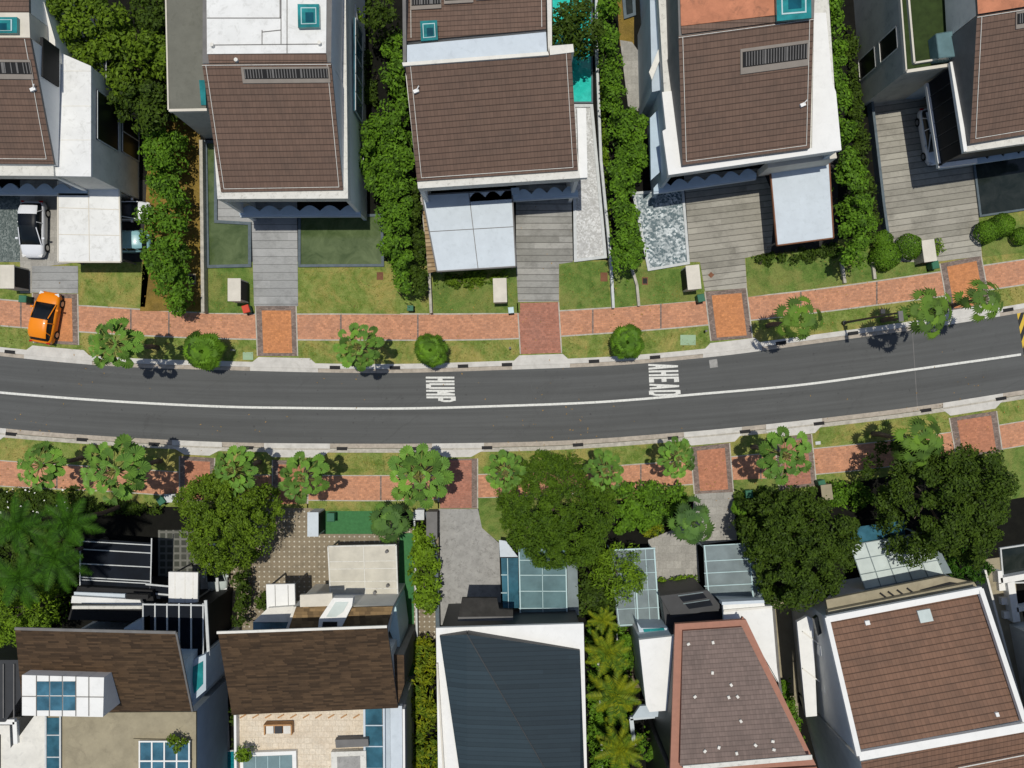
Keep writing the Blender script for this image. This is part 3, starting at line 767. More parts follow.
def palm(kind, px, py, rpx, h, label, group='fan palms along the street', name='fan_palm'):
    a, b, R = palm_proto(kind); x, y = W(px, py, h); k = rpx*(H0-h)/F/R
    t = thing(name, label, 'palm', (x, y, .12), group); rz = random.uniform(0, 6.28); tx, ty = random.uniform(-.1, .1), random.uniform(-.1, .1); sx, sy = random.uniform(.9, 1.08), random.uniform(.92, 1.08)
    for nm, me in (('crown', a), ('leafstalks', b)):
        o = bpy.data.objects.new(nm, me); C.objects.link(o); o.parent = t; o.location = (0, 0, h-.12-.5*k); o.rotation_euler = (tx, ty, rz); o.scale = (k*sx, k*sy, k)
    top = h-.5*k; n = 7
    MB().tube([(x + .06*math.sin(i*1.1), y + .05*math.sin(i*1.7), .05 + (top-.05)*i/n) for i in range(n+1)], [.20-.08*i/n for i in range(n+1)]).build('trunk', 'bark', t)
    return t

def ball(label, px, py, r, h):
    """a clipped ball: tight leaves all over one rounded surface"""
    x, y = W(px, py, h*.7); R = r*(H0-h)/F; base = (x, y, .12); t = thing('topiary_ball', label, 'topiary', base, 'clipped topiary balls'); rng = np.random.default_rng(int(px))
    n = int(2600*(R/1.0)**2); d = rng.normal(size=(n, 3)); d /= np.linalg.norm(d, axis=1, keepdims=True); d[:, 2] = np.where(d[:, 2] < -.5, -d[:, 2], d[:, 2])
    lump = 1 + .05*np.sin(d[:, 0]*4+px)*np.sin(d[:, 1]*5); q = d*R*lump[:, None]*rng.uniform(.93, 1.02, (n, 1))*[1, 1, .9] + [0, 0, h-.12-R*.9]
    me = leaf_mesh('crown', q, d + rng.normal(size=(n, 3))*.35, rng.uniform(.05, .09, n), .6, 'lf_bush', rng)
    o = bpy.data.objects.new('crown', me); C.objects.link(o); o.parent = t
    stemtube([(x, y, .05), (x, y, h-R)], [.07, .05], 'trunk', t)
# ------------------------------------------------------------------ houses
def house(label, px, py, name='detached_house'):
    return thing(name, label, 'house', (*W(px, py, .1), .1))
def V3(p): return (*W(*p), p[2])
def roof(h, pts, mat, thick=.22, name='roof', wall=None, z0=5, side='midgrey', inset=.0, parent=None, flat=False, front=0):
    """pts: pixel corners with their heights; a thin sloping slab, with solid walls of `wall` below it"""
    xy = [W(*p) for p in pts]; z = [p[2] for p in pts]
    mb = MB(); mb.prism(xy, [a-thick for a in z], z, 0, 1)
    if flat: mb.uv[0] = [(p[0], p[1]) for p in [mb.v[i] for i in mb.f[0]]]
    o = mb.build(name, [mat, side], parent or h)
    if wall:
        cx = sum(p[0] for p in xy)/len(xy); cy = sum(p[1] for p in xy)/len(xy)
        q = [(cx+(x-cx)*(1-inset), cy+(y-cy)*(1-inset)) for x, y in xy]
        if front:                          # the wall stands back from the street edge (the first two corners)
            zz = [a-thick-.004 for a in z]
            q = [(q[0][0]+(q[3][0]-q[0][0])*front, q[0][1]+(q[3][1]-q[0][1])*front), (q[1][0]+(q[2][0]-q[1][0])*front, q[1][1]+(q[2][1]-q[1][1])*front), q[2], q[3]]
            z = [z[0]+(z[3]-z[0])*front, z[1]+(z[2]-z[1])*front, z[2], z[3]]
        MB().prism(q, z0, [a-thick-.004 for a in z], 0, 0).build('wall', wall, h)
    return o
def slab(h, poly, z1, mat, thick=.3, name='parapet', z0=None, side=None, ang=0, parent=None):
    mb = MB(ang); mb.prism(PP(poly, z1), z1-thick if z0 is None else z0, z1, 0, 1 if side else 0)
    return mb.build(name, [mat, side] if side else mat, parent or h)
def onroof(pts, s, t, lift=0):           # bilinear point on a roof given by four pixel corners (back-left, back-right, front-right, front-left)
    P = [Vector(V3(p)) for p in pts]; a = P[0].lerp(P[1], s); b = P[3].lerp(P[2], s); return a.lerp(b, t) + Vector((0, 0, lift))
def patch(h, pts, s0, s1, t0, t1, mat, lift=.08, name='vent', parent=None, thick=None):
    q = [onroof(pts, s0, t0, lift), onroof(pts, s1, t0, lift), onroof(pts, s1, t1, lift), onroof(pts, s0, t1, lift)]
    mb = MB(); mb.prism([(p.x, p.y) for p in q], [p.z-(thick or lift+.05) for p in q], [p.z for p in q]); return mb.build(name, mat, parent or h)
def louvre(h, pts, s0, s1, t0, t1, n=26):
    fr = patch(h, pts, s0, s1, t0, t1, 'ventframe', .10, 'vent')
    ds, dt = (s1-s0)*.03, (t1-t0)*.16
    w = patch(h, pts, s0+ds, s1-ds*.6, t0+dt*.8, t1-dt*1.6, 'black', .115, 'opening', fr, .02)
    mb = MB(); a0, a1 = s0+ds*1.4, s1-ds
    for i in range(n):
        if random.random() < .08: continue
        s = a0+(a1-a0)*i/(n-1); mb.bar(onroof(pts, s, t0+dt, .15), onroof(pts, s, t1-dt*1.8, .15), .06, .05)
    for s in (.36, .68): mb.bar(onroof(pts, s0+(s1-s0)*s, t0+dt, .155), onroof(pts, s0+(s1-s0)*s, t1-dt*1.8, .155), .12, .05)
    mb.build('slats', 'midgrey', fr)
def cable(h, pts, inset=.035, sides='LBR', mat='white'):     # lightning tape clipped round the edge of a roof
    mb = MB(); i = inset
    L = {'L': ((i, .01), (i, 1-i*.8)), 'B': ((i, 1-i*.8), (1-i, 1-i*.8)), 'R': ((1-i, .01), (1-i, 1-i*.8)), 'T': ((0, .012), (1, .012))}
    for k in sides: a, b = L[k]; mb.bar(onroof(pts, *a, .04), onroof(pts, *b, .04), .035, .03)
    return mb.build('lightning_tape', 'fascia' if mat == 'white' else mat, h)
def bracket(h, pts, s, t, r=.16):
    p = onroof(pts, s, t, .12); mb = MB(); mb.box(p, (r*2.2, r*1.4, .16), .4); mb.bar(p, p+Vector((.2, .25, .25)), .06, .06); mb.build('aerial_bracket', 'white', h)
def skylight(h, c, z, frame='frametea', name='skylight'):   # c: pixel quad
    o = slab(h, c, z, 'skylight', .25, name); n = len(c); cx = sum(p[0] for p in c)/n; cy = sum(p[1] for p in c)/n
    slab(h, [(cx+(x-cx)*.72, cy+(y-cy)*.72) for x, y in c], z+.05, frame, .06, 'frame', parent=o)
    slab(h, [(cx+(x-cx)*.64, cy+(y-cy)*.64) for x, y in c], z+.075, 'skylight', .06, 'pane', parent=o)
    slab(h, [(cx+1+(x-cx)*.38, cy+1.5+(y-cy)*.42) for x, y in c], z+.09, 'skylightdark', .06, 'pane', parent=o)
def wallwin(h, A, B, t0, t1, z0, z1, glass='darkglass', frame='whitecoping', out=.05, mull=1, bars=0, name='window'):
    """window on the vertical wall that runs over the pixels A->B given at height 0 (outside lies to the right of A->B)"""
    a = Vector((*W(*A, 0), 0)); b = Vector((*W(*B, 0), 0)); d = (b-a); n = Vector((d.y, -d.x, 0)).normalized()
    p, q = a + d*t0, a + d*t1; L = (q-p).length; rz = math.atan2(d.y, d.x); m = (p+q)/2
    mb = MB(); mb.box((m.x + n.x*out, m.y + n.y*out, (z0+z1)/2), (L, .12, z1-z0), rz); w = mb.build(name, glass, h)
    mb = MB(); u = d.normalized(); o = n*(out+.07)
    for k in range(mull+1): x = p + u*L*k/mull + o; mb.box((x.x, x.y, (z0+z1)/2), (.07, .06, z1-z0+.07), rz)
    for z in [z0, z1] + [z0+(z1-z0)*(k+1)/(bars+1) for k in range(bars)]: x = m + o*1.03; mb.box((x.x, x.y, z), (L+.07, .05, .07), rz)
    mb.build('frame', frame, w); return w
def posts(h, pts, z1, r=.07, mat='midgrey'):
    for x, y in pts:
        X, Y = W(x, y, z1); MB().tube([(X, Y, .1), (X, Y, z1-.05)], r, 0, 8).build('post', mat, h)
def recessed_front(h, FL, FR, BR, BL, z, depth=2.0, zc=3.15, wall='white', canopy=(0, 1), slabt=.9, nwav=5):
    """box house whose street front is cut back below a top slab. Corners are pixels at height z."""
    fl, fr, br, bl = [Vector(W(*p, z)) for p in (FL, FR, BR, BL)]
    uy = (bl-fl).normalized(); k = depth
    MB().prism([tuple(p) for p in (fl, fr, br, bl)], z-slabt, z).build('upper_slab', 'fascia', h)
    rl, rr = fl + uy*k, fr + (br-fr).normalized()*k; ux = (fr-fl).normalized()
    a = rl + ux*.02; b = rr - ux*.02
    MB().prism([tuple(a), tuple(b), tuple(br-ux*.02), tuple(bl+ux*.02)], 0, z-slabt-.004).build('wall', wall, h)
    for s, p, q in ((1, fl, rl), (-1, fr, rr)):
        MB().prism([tuple(p+ux*s*.03), tuple(p+ux*s*.3), tuple(q+ux*s*.3), tuple(q+ux*s*.03)], 0.0, z-slabt-.004).build('side_wall', wall, h)
    L = (b-a).length; m = (a+b)/2 - uy*.06; rz = math.atan2(ux.y, ux.x)
    for z0, z1 in ((.3, 2.8), (3.5, z-slabt-.3)):
        o = MB().box((m.x, m.y, (z0+z1)/2), (L-.9, .1, z1-z0), rz).build('window', 'darkglass', h); mb = MB()
        for i in range(7): p = a.lerp(b, (i+.5)/7) - uy*.14; mb.box((p.x, p.y, (z0+z1)/2), (.07, .05, z1-z0), rz)
        mb.build('frame', 'midgrey', o)
    c0, c1 = fl.lerp(fr, canopy[0]), fl.lerp(fr, canopy[1]); n = nwav*8; P = [c0 - uy*.15, c1 - uy*.15]
    for i in range(n+1): s = i/n; P.append(c1.lerp(c0, s) + uy*(.12 + .42*abs(math.sin(math.pi*nwav*s))))  # wavy edge shapes the scalloped shadow line of the sunlit strip
    MB().prism([tuple(p) for p in P], zc-.22, zc).build('canopy', 'paleblue', h)
    p = MB().prism([tuple(c0 - uy*.3), tuple(c1 - uy*.3), tuple(c1-uy*.153), tuple(c0-uy*.153)], zc-.4, zc-.1); p.build('canopy_beam', 'bluegrey', h)
    return fl, fr, br, bl

def carport(h, poly, z, mat='plate', seams=((.5,), (.5,)), frame='midgrey', name='carport_roof'):
    o = slab(h, poly, z, mat, .14, name); q = [Vector((*W(*p, z), z+.012)) for p in poly[:4]]; mb = MB()
    for s in seams[0]: mb.bar(q[0].lerp(q[1], s), q[3].lerp(q[2], s), .05, .02)
    for s in seams[1]: mb.bar(q[0].lerp(q[3], s), q[1].lerp(q[2], s), .05, .022)
    if mb.v: mb.build('seams', frame, o)
    mb = MB()
    for i in range(4):
        a, b = q[i]-Vector((0, 0, .08)), q[(i+1) % 4]-Vector((0, 0, .08)); mb.bar(a, b, .10, .2)
    mb.build('gutter', frame, o); return o

# ---- house at the top left corner
h = house('brown tiled top left house with white annex and white carport', 10, 110)
recessed_front(h, (-75,175), (54,176), (40,-60), (-75,-60), 7.6, 2.2, 3.3, 'white', (0, 1), .9, 7)
slab(h, [(54,50),(91,66),(91,176.5),(54,176)], 7.4, 'whitedirty', .25, 'annex_roof')
MB().prism([tuple(W(*p, 7.4)) for p in [(56,50),(90,66),(90,175),(56,175)]], 0, 7.14).build('annex_wall', 'palegrey', h)
mb = MB()
for y in (71, 106, 140): a = W(56, y, 7.4); b = W(91, y, 7.4); mb.bar((*a, 7.405), (*b, 7.405), .05, .02)
mb.build('roof_seams', 'palegrey', h)
R1 = [(-75,37,11),(30,38,11),(54,164,8),(-75,163,8)]
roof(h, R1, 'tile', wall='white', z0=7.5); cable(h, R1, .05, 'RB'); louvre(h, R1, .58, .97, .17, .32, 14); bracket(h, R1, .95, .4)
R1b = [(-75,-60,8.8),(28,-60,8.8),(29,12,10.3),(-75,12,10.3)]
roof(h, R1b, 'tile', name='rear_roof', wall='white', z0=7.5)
slab(h, [(-75,12.5),(29,12.5),(30,37.5),(-75,37.5)], 10.3, 'cream', .3, 'light_well', z0=7.5)
skylight(h, [(-20,17),(17,17),(17,33),(-20,33)], 10.6)
MB().box((-31.05, 21.6, 8.75), (.2, 2.6, 1.9)).build('window', 'black', h)
A, B = (140,165), (140,60)
wallwin(h, A, B, .02, .40, .4, 3.0, out=.03, mull=2); wallwin(h, A, B, .0, .42, 3.6, 6.6, out=.03, mull=1)
wallwin(h, A, B, .52, .8, 3.4, 5.4, out=.03, mull=2)
carport(h, [(58,181),(119,184),(121,262),(58,262)], 3.2, 'whitedirty', ((.5,), (.33, .66)), 'cream')
posts(h, [(62,258),(117,258),(117,190)], 3.1)
# a blue-grey strip of wall with windows beside the steep roof, above the annex
slab(h, [(34,2),(44,2),(55,40),(56,60),(38,58),(36,30)], 8.2, 'palegrey', .3, 'side_ledge', z0=0)

# ---- second house of the upper row
h = house('brown tiled house with a white flat rear roof and teal skylight', 280, 110)
recessed_front(h, (217.5,199), (348,198.5), (345,-70), (200,-70), 7.6, 2.2, 3.15, 'white', (0, 1), .9, 6)
R2 = [(202,64,11.1),(331,63,11.1),(343,190,7.75),(221,192,7.75)]
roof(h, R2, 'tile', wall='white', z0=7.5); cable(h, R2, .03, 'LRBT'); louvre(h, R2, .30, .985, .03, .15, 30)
slab(h, [(203,-70),(333,-70),(331,62),(202.5,63)], 10.9, 'midgrey', .2, 'rear_rim', z0=7.5, side='white')
slab(h, [(206,-66),(327,-66),(326,53),(207,54)], 10.98, 'whitedirty', .1, 'rear_roof')
slab(h, [(208,54.5),(326,53.5),(327,62),(209,63)], 11.0, 'tile', .1, 'ridge_strip')
mb = MB()
for a, b in (((207,18),(281,18)),((280,-40),(280,18)),((287,-60),(287,53)),((281,-60),(281,44)),((213,45),(320,44)),((262,30),(262,44)),((262,32),(281,30))):
    mb.bar((*W(*a, 11), 11.0), (*W(*b, 11), 11.0), .05, .02)
mb.build('roof_seams', 'midgrey', h)
for p in ((213,46),(320,44),(237,61)):
    x, y = W(*p, 11); MB().tube([(x, y, 10.9), (x, y, 11.25)], .13, 0, 8).build('roof_drain', 'palegrey', h)
skylight(h, [(297.5,4),(319,4),(319.5,27),(298,27.5)], 11.3)
slab(h, [(165,-70),(204,-70),(206,109.5),(169,110)], 6.9, 'olive', .2, 'wing_roof')
MB().prism(PP([(165,-70),(204,-70),(206,109.5),(169,110)], 6.7), 0, 6.69).build('wing_wall', 'greywall', h)
mb = MB(); mb.bar((*W(169,110.5,6.9), 6.8), (*W(207,109.8,6.9), 6.8), .18, .3); mb.bar((*W(168.5,110,6.9), 6.8), (*W(164.5,-70,6.9), 6.8), .1, .3); mb.build('wing_trim', 'cream', h)
slab(h, [(199,80),(205,80),(206,105),(201,105)], 7.0, 'skylight', .12, 'skylight')
A, B = (368,206), (368,-30)
wallwin(h, A, B, .30, .66, 2.9, 5.6, 'tealglass2', 'whitecoping', .05, 5); wallwin(h, A, B, .82, .98, 3.2, 6.3, 'darkglass', 'whitecoping', .05, 3); wallwin(h, A, B, .14, .22, .3, 2.6, 'darkglass', 'whitecoping', .05, 1)
slab(h, [(347,2),(356,4),(359,38),(352,38)], 4.2, 'whitecoping', .25, 'balcony')

# ---- third house, the wide one in the middle of the upper row
h = house('wide brown tiled house with a pale blue four-panel carport roof', 495, 120)
recessed_front(h, (418,188.5), (580,178), (567,50), (404,60), 7.5, 2.2, 3.2, 'white', (.30, 1.02), .9, 7)
MB().prism(PP([(404,60),(545,51),(543,-70),(402,-70)], 7.4), 0, 7.42).build('rear_wall', 'white', h)
R3 = [(405.5,66,11),(571,50,11),(578,170,7.7),(417,181,7.7)]
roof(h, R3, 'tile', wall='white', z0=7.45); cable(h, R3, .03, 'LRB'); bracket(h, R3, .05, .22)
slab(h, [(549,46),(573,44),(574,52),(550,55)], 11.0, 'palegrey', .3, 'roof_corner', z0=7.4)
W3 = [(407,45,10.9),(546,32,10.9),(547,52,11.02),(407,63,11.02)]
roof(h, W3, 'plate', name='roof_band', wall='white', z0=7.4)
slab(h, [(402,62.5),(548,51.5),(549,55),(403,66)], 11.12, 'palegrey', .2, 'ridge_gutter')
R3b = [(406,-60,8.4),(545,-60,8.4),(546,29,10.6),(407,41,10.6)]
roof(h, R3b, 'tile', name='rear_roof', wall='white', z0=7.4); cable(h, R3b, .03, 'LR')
louvre(h, R3b, .03, .25, .56, .71, 12); louvre(h, R3b, .27, .48, .55, .67, 12); louvre(h, R3b, .50, .78, .53, .65, 14)
skylight(h, [(420,21),(437,20),(438,39.5),(421,41)], 11.0)
slab(h, [(402,-60),(405,-60),(406.5,60),(403,66)], 10.95, 'midgrey', .3, 'side_gutter', z0=8); slab(h, [(546,-60),(551,-60),(552,45),(548,52)], 10.2, 'fascia', .3, 'side_gutter', z0=7.4)
carport(h, [(422,195),(512,190),(516,266.5),(437,271.5)], 3.2, 'plate', ((.52,), (.48,)), 'midgrey')
o = slab(h, [(423,211),(434,210.5),(437,271),(428,273)], 3.1, 'timber', .12, 'louvre_screen', ang=.06)
posts(h, [(428,268),(512,263),(438,268),(510,200)], 3.05)
slab(h, [(511,188),(519,187.5),(520,194),(512,195)], 3.3, 'paleblue', .2, 'canopy_end')
slab(h, [(577,108),(586,108),(587.5,177.5),(579,178)], 7.4, 'white', .5, 'side_ledge')

# ---- fourth house
h = house('brown tiled house with a terracotta flat rear roof and a long white side ledge', 745, 110)
fl = recessed_front(h, (669,175), (838.5,150.5), (825,-60), (655,-60), 7.2, 2.2, 3.2, 'bluegrey', (-.03, .62), .8, 6)
slab(h, [(662,92),(679,90),(683,166),(812,148),(814,13),(826,12.5),(832.5,83),(836,92),(841.5,150),(668.5,175),(662.5,131),(666,129)], 7.32, 'white', .4, 'roof_ledge')
R4 = [(678.5,36.3,11),(813.6,18,11),(810,148,7.8),(682.5,165,7.8)]
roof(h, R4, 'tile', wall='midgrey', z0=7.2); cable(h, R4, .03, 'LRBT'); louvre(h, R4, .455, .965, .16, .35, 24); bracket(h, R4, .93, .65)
slab(h, [(676,-60),(816,-60),(814,20),(679,38)], 10.9, 'midgrey', .3, 'rear_rim', z0=7.2)
slab(h, [(679,-60),(775,-60),(775.5,15),(681,26)], 11.0, 'terracotta', .1, 'rear_roof')
slab(h, [(681,26.5),(775.5,15.5),(776,22),(682,34)], 11.05, 'tile', .1, 'ridge_strip')
skylight(h, [(776,-22),(811,-24),(811.5,18),(777,21)], 11.45)
carport(h, [(770,167),(829,159),(833.5,238),(777,245.5)], 3.2, 'plate', ((), ()), 'rust')
posts(h, [(780,241),(829,235)], 3.05)
slab(h, [(767,162),(836,152.5),(837,158),(768,168)], 5.2, 'cream', .3, 'lintel', z0=2.9)
A, B = (655,-20), (657,150)
a = slab(h, [(650,0),(661,0),(662,38),(661,90),(652,92)], 5.8, 'bluegrey', .3, 'side_wing', z0=0)
slab(h, [(649,72),(664,36),(666,44),(652,80)], 6.2, 'palegrey', .3, 'side_canopy')
wallwin(h, A, B, .02, .30, 3.1, 6.0, 'darkglass', 'bluegrey', -.05, 3)
wallwin(h, (651,-10), (651,89), .1, .5, .6, 5.2, 'darkglass', 'paleblue', .06, 3)
wallwin(h, (668,100), (671,160), .1, .9, 3.3, 6.0, 'darkglass', 'bluegrey', .1, 2)
slab(h, [(650,118),(663,104),(664,131),(667,131),(660,172),(651,180)], 4.4, 'paleblue', .3, 'side_canopy')

# ---- fifth house, at the top right
h = house('brown tiled house with a dark turf roof terrace and big grey wall', 960, 80)
up = PP([(965.5,152),(1110,131),(1090,-60),(955,-60)], 7.4)
MB().prism(up, 6.9, 7.4).build('upper_slab', 'fascia', h)
ins = PP([(967,150),(1109,129),(1090,-60),(957,-60)], 7.4)
MB().prism(ins, 4.1, 6.9).build('upper_wall', 'darkmetal', h)
low = [(ins[0][0]+4.5, ins[0][1]+1.5), (ins[1][0], ins[1][1]+1.5), ins[2], (ins[3][0]+1, ins[3][1])]
MB().prism(low, 0, 4.1).build('lower_wall', 'bluegrey', h)
a0, a1 = Vector(W(953,66,7.4)), Vector(W(966,152,7.4)); c1 = Vector(W(1110,131,7.4))
g = MB().bar((*a0, 5.6), (*a1, 5.6), .12, 2.6).build('glass_wall', 'panel', h)
mb = MB()
for i in range(7): p = a0.lerp(a1, i/6); mb.bar((p.x-.07, p.y, 4.2), (p.x-.07, p.y, 6.9), .06, .06)
mb.build('mullions', 'darkmetal', g)
mb = MB(); e = a1.lerp(c1, .26); mb.bar((a0.x-.1, a0.y, 4.15), (a1.x-.1, a1.y-.1, 4.15), .3, .3); mb.bar((a1.x-.25, a1.y-.1, 4.15), (e.x, e.y-.1, 4.15), .32, .3); mb.build('lower_beam', 'white', h)
L = (c1-a1).length; P = [tuple(a1.lerp(c1, .05) + Vector((0, -.1))), tuple(c1 + Vector((0, -.1)))]
P += [tuple(c1.lerp(a1, .95*i/40) + Vector((0, .15+.45*abs(math.sin(i*math.pi/5))))) for i in range(41)]  # scallops give the slab the outline of a shadow edge
MB().prism(P, 2.9, 3.1).build('canopy', 'paleblue', h)
R5 = [(977,16,11),(1090,-2,11),(1098,122,7.9),(970,143.5,7.9)]
roof(h, R5, 'tile', wall='midgrey', z0=7.3); cable(h, R5, .04, 'LBT'); louvre(h, R5, .34, .6, .02, .15, 14)
R5b = [(974,-60,11),(1090,-60,11),(1090,-4,11),(978,14,11)]
roof(h, R5b, 'terracotta', name='rear_roof', wall='palegrey', z0=7.3)
MB().prism(PP([(894,-60),(952,-60),(952,65),(904.5,72.5)], 6.9), 0, 6.88).build('wing_wall', 'greywall', h)
slab(h, [(894,-60),(953,-60),(953,65.5),(904.5,73)], 6.95, 'turfdark', .05, 'terrace_turf')
mb = MB()
for a, b, w in (((902,-60),(913,64),.13),((913,64),(952,58),.13),((895,-60),(905,72.5),.1),((905,72.5),(952,65.5),.22)):
    mb.bar((*W(*a, 7), 7.05), (*W(*b, 7), 7.05), w, .35)
mb.build('terrace_edging', 'cream', h)
MB().prism(PP([(949,-60),(976,-60),(977,30),(975,62),(953,62)], 7.35), 0, 7.34).build('upper_wall', 'bluegrey', h)
slab(h, [(950,62),(955,61),(967.5,150),(964,152)], 7.6, 'white', .3, 'roof_ledge')
slab(h, [(951,0),(965,-6),(967,5),(954,16)], 7.45, 'darkglass', .08, 'window'); slab(h, [(955,32),(972,18),(974,30),(961,52)], 7.45, 'darkglass', .08, 'window')
g = slab(h, [(936,34),(953,31),(958,56),(939,58)], 8.0, 'tealglass', .06, 'glass_box')
for q in (((936,34),(939,58)), ((939,58),(958,56)), ((936,34),(953,31))):
    mb = MB(); mb.bar((*W(*q[0], 8), 7.5), (*W(*q[1], 8), 7.5), .05, 1.0); mb.build('glass_side', 'tealglass', g)
A, B = (850,-60), (862,105)
wallwin(h, A, B, .74, .86, .2, 2.9, 'darkglass', 'palegrey', .05, 1); wallwin(h, A, B, .74, .86, 3.7, 6.3, 'darkglass', 'palegrey', .05, 1)
# ---- house B1: shingle roof, dormer and terrace at the bottom left
SH1 = [(15,629,10.6),(176,633,10.6),(192,711,7.3),(23,713,7.3)]
h = house('timber shingle house with a white gridded dormer and beige flat roof', 110, 690)
roof(h, SH1, 'shingle', .25, wall='bluegrey', z0=0, side='midgrey', inset=.03, front=.38)
mb = MB()
mb.bar(V3((15,628.5,10.65)), V3((176,632.5,10.65)), .18, .12); mb.bar(V3((176.5,633,10.65)), V3((192.5,711,7.35)), .12, .12)
mb.build('roof_trim', 'midgrey', h)
d = slab(h, [(22,675),(104,677.5),(103,717),(22,715.5)], 10.0, 'white', .2, 'dormer', z0=7.0)
for i in range(3):
    for j in range(2):
        x0 = 37+i*13; y0 = 681.5+j*15; slab(h, [(x0,y0),(x0+12,y0),(x0+12,y0+14),(x0,y0+14)], 10.04, 'blueglass', .05, 'pane', parent=d)
mb = MB()
for x in (36.6,49.4,62.4,76,89): mb.bar((*W(x, 675.5, 10), 10.02), (*W(x, 716, 10), 10.02), .05, .03)
mb.bar((*W(22, 696.2, 10), 10.02), (*W(104, 697, 10), 10.02), .05, .032); mb.build('dormer_joints', 'midgrey', d)
slab(h, [(46,713),(196,712),(196,900),(46,900)], 6.6, 'beigeroof', .2, 'flat_roof'); MB().prism(PP([(47,713),(195,712),(195,900),(47,900)], 6.6), 0, 6.39).build('lower_wall', 'bluegrey', h)
g = slab(h, [(47,718),(60,718),(60,900),(47,900)], 6.7, 'tealglass2', .08, 'glass_strip'); mb = MB()
for y in (735, 757, 779): mb.bar((*W(47, y, 6.7), 6.72), (*W(60, y, 6.7), 6.72), .07, .04)
for x in (46, 60.5): mb.bar((*W(x, 716, 6.7), 6.73), (*W(x, 880, 6.7), 6.73), .12, .05)
mb.build('frame', 'whitecoping', g)
g = slab(h, [(133,739),(190,740),(190,800),(133,800)], 6.75, 'beigeroof', .12, 'skylight_kerb')
for i in range(4):
    for j in range(3):
        x0 = 140.5+i*12.4; y0 = 742+j*19.5; slab(h, [(x0,y0),(x0+11,y0),(x0+11,y0+18),(x0,y0+18)], 6.95, 'blueglass', .18, 'pane', parent=g)
mb = MB()
for i in range(5): x = 139.8+i*12.4; mb.bar((*W(x, 741, 6.9), 6.92), (*W(x, 800, 6.9), 6.92), .1, .1)
for j in range(4): y = 741.2+j*19.5; mb.bar((*W(139, y, 6.9), 6.92), (*W(190.5, y, 6.9), 6.92), .1, .11)
mb.build('frame', 'white', g)
# street-side wing: dark louvred pergola, balcony and green glass box
MB().prism(PP([(70,590),(146,594),(150,626),(60,624)], 5.2), 0, 4.2).build('front_wing', 'black', h)
slab(h, [(72,606),(142,606),(142,609),(72,609)], 6.2, 'fascia', .3, 'ledge'); MB().prism(PP([(124,628),(150,615),(150,634),(124,634)], 6.3), 0, 6.3).build('blue_bay', 'bluegrey', h)
p = slab(h, [(80,538),(152,543),(150,606),(80,601)], 3.6, 'panel', .1, 'pergola'); mb = MB()
for y0, y1 in ((541,545),(549,553),(563.5,567),(577,581),(579.5,583.5),(595,600)): mb.bar((*W(81, y0, 3.6), 3.63), (*W(151.5, y1, 3.6), 3.63), .07, .06)
for x0, x1 in ((80.5,80.5),(152,150.5)): mb.bar((*W(x0, 538, 3.6), 3.64), (*W(x1, 605, 3.6), 3.64), .08, .07)
mb.build('pergola_frame', 'whitecoping', p)
p = slab(h, [(150,584),(172,586),(172,600),(150,598)], 3.7, 'panel', .1, 'pergola'); mb = MB(); mb.bar((*W(146, 584, 3.7), 3.75), (*W(173, 586.5, 3.7), 3.75), .12, .06); mb.bar((*W(138, 592, 3.7), 3.75), (*W(173, 595, 3.7), 3.75), .12, .06); mb.build('pergola_frame', 'whitecoping', p)
slab(h, [(72,596),(140,600),(142,605),(71,603)], 5.0, 'whitedirty', .3, 'balcony_ledge'); slab(h, [(74,592),(125,594),(125,598),(74,597)], 4.6, 'plate', .2, 'balcony_floor')
slab(h, [(126,594),(148,595),(148,599),(126,599)], 5.3, 'black', .4, 'plant_trough')
slab(h, [(168.5,572),(198,572.5),(197.5,603),(168.5,602.5)], 4.2, 'white', .25, 'porch_roof'); posts(h, [(171,575),(195,575),(195,600)], 4.0)
mb = MB()
for x in (175,185,193): mb.bar((*W(x, 572.5, 4.2), 4.21), (*W(x, 602.5, 4.2), 4.21), .035, .02)
mb.build('porch_seams', 'palegrey', h)
p = slab(h, [(143,603),(205,605),(204,662),(143,660)], 6.3, 'panel', .12, 'upper_pergola'); mb = MB()
for i in range(6): x = 143.5+i*12; mb.bar((*W(x, 603, 6.3), 6.35), (*W(x, 661, 6.3), 6.35), .09, .09)
mb.bar((*W(206, 600, 6.3), 6.35), (*W(209, 655, 6.3), 6.35), .2, .12); mb.bar((*W(143, 604, 6.3), 6.36), (*W(205, 605, 6.3), 6.36), .1, .09); mb.build('pergola_frame', 'whitecoping', p)
MB().prism(PP([(146,612),(204,608),(202,660),(146,658)], 6.0), 0, 6.1).build('front_wing', 'black', h)
g = slab(h, [(188,662),(206,654),(206,690),(192,702)], 7.0, 'bluegrey', .3, 'glass_box', z0=0); slab(h, [(191,668),(203,661),(203,684),(194,694)], 7.05, 'skylight', .1, 'pane', parent=g)
wallwin(h, (206,815), (206,700), .35, .9, 3.4, 5.9, 'darkglass', 'palegrey', -.3, 3)

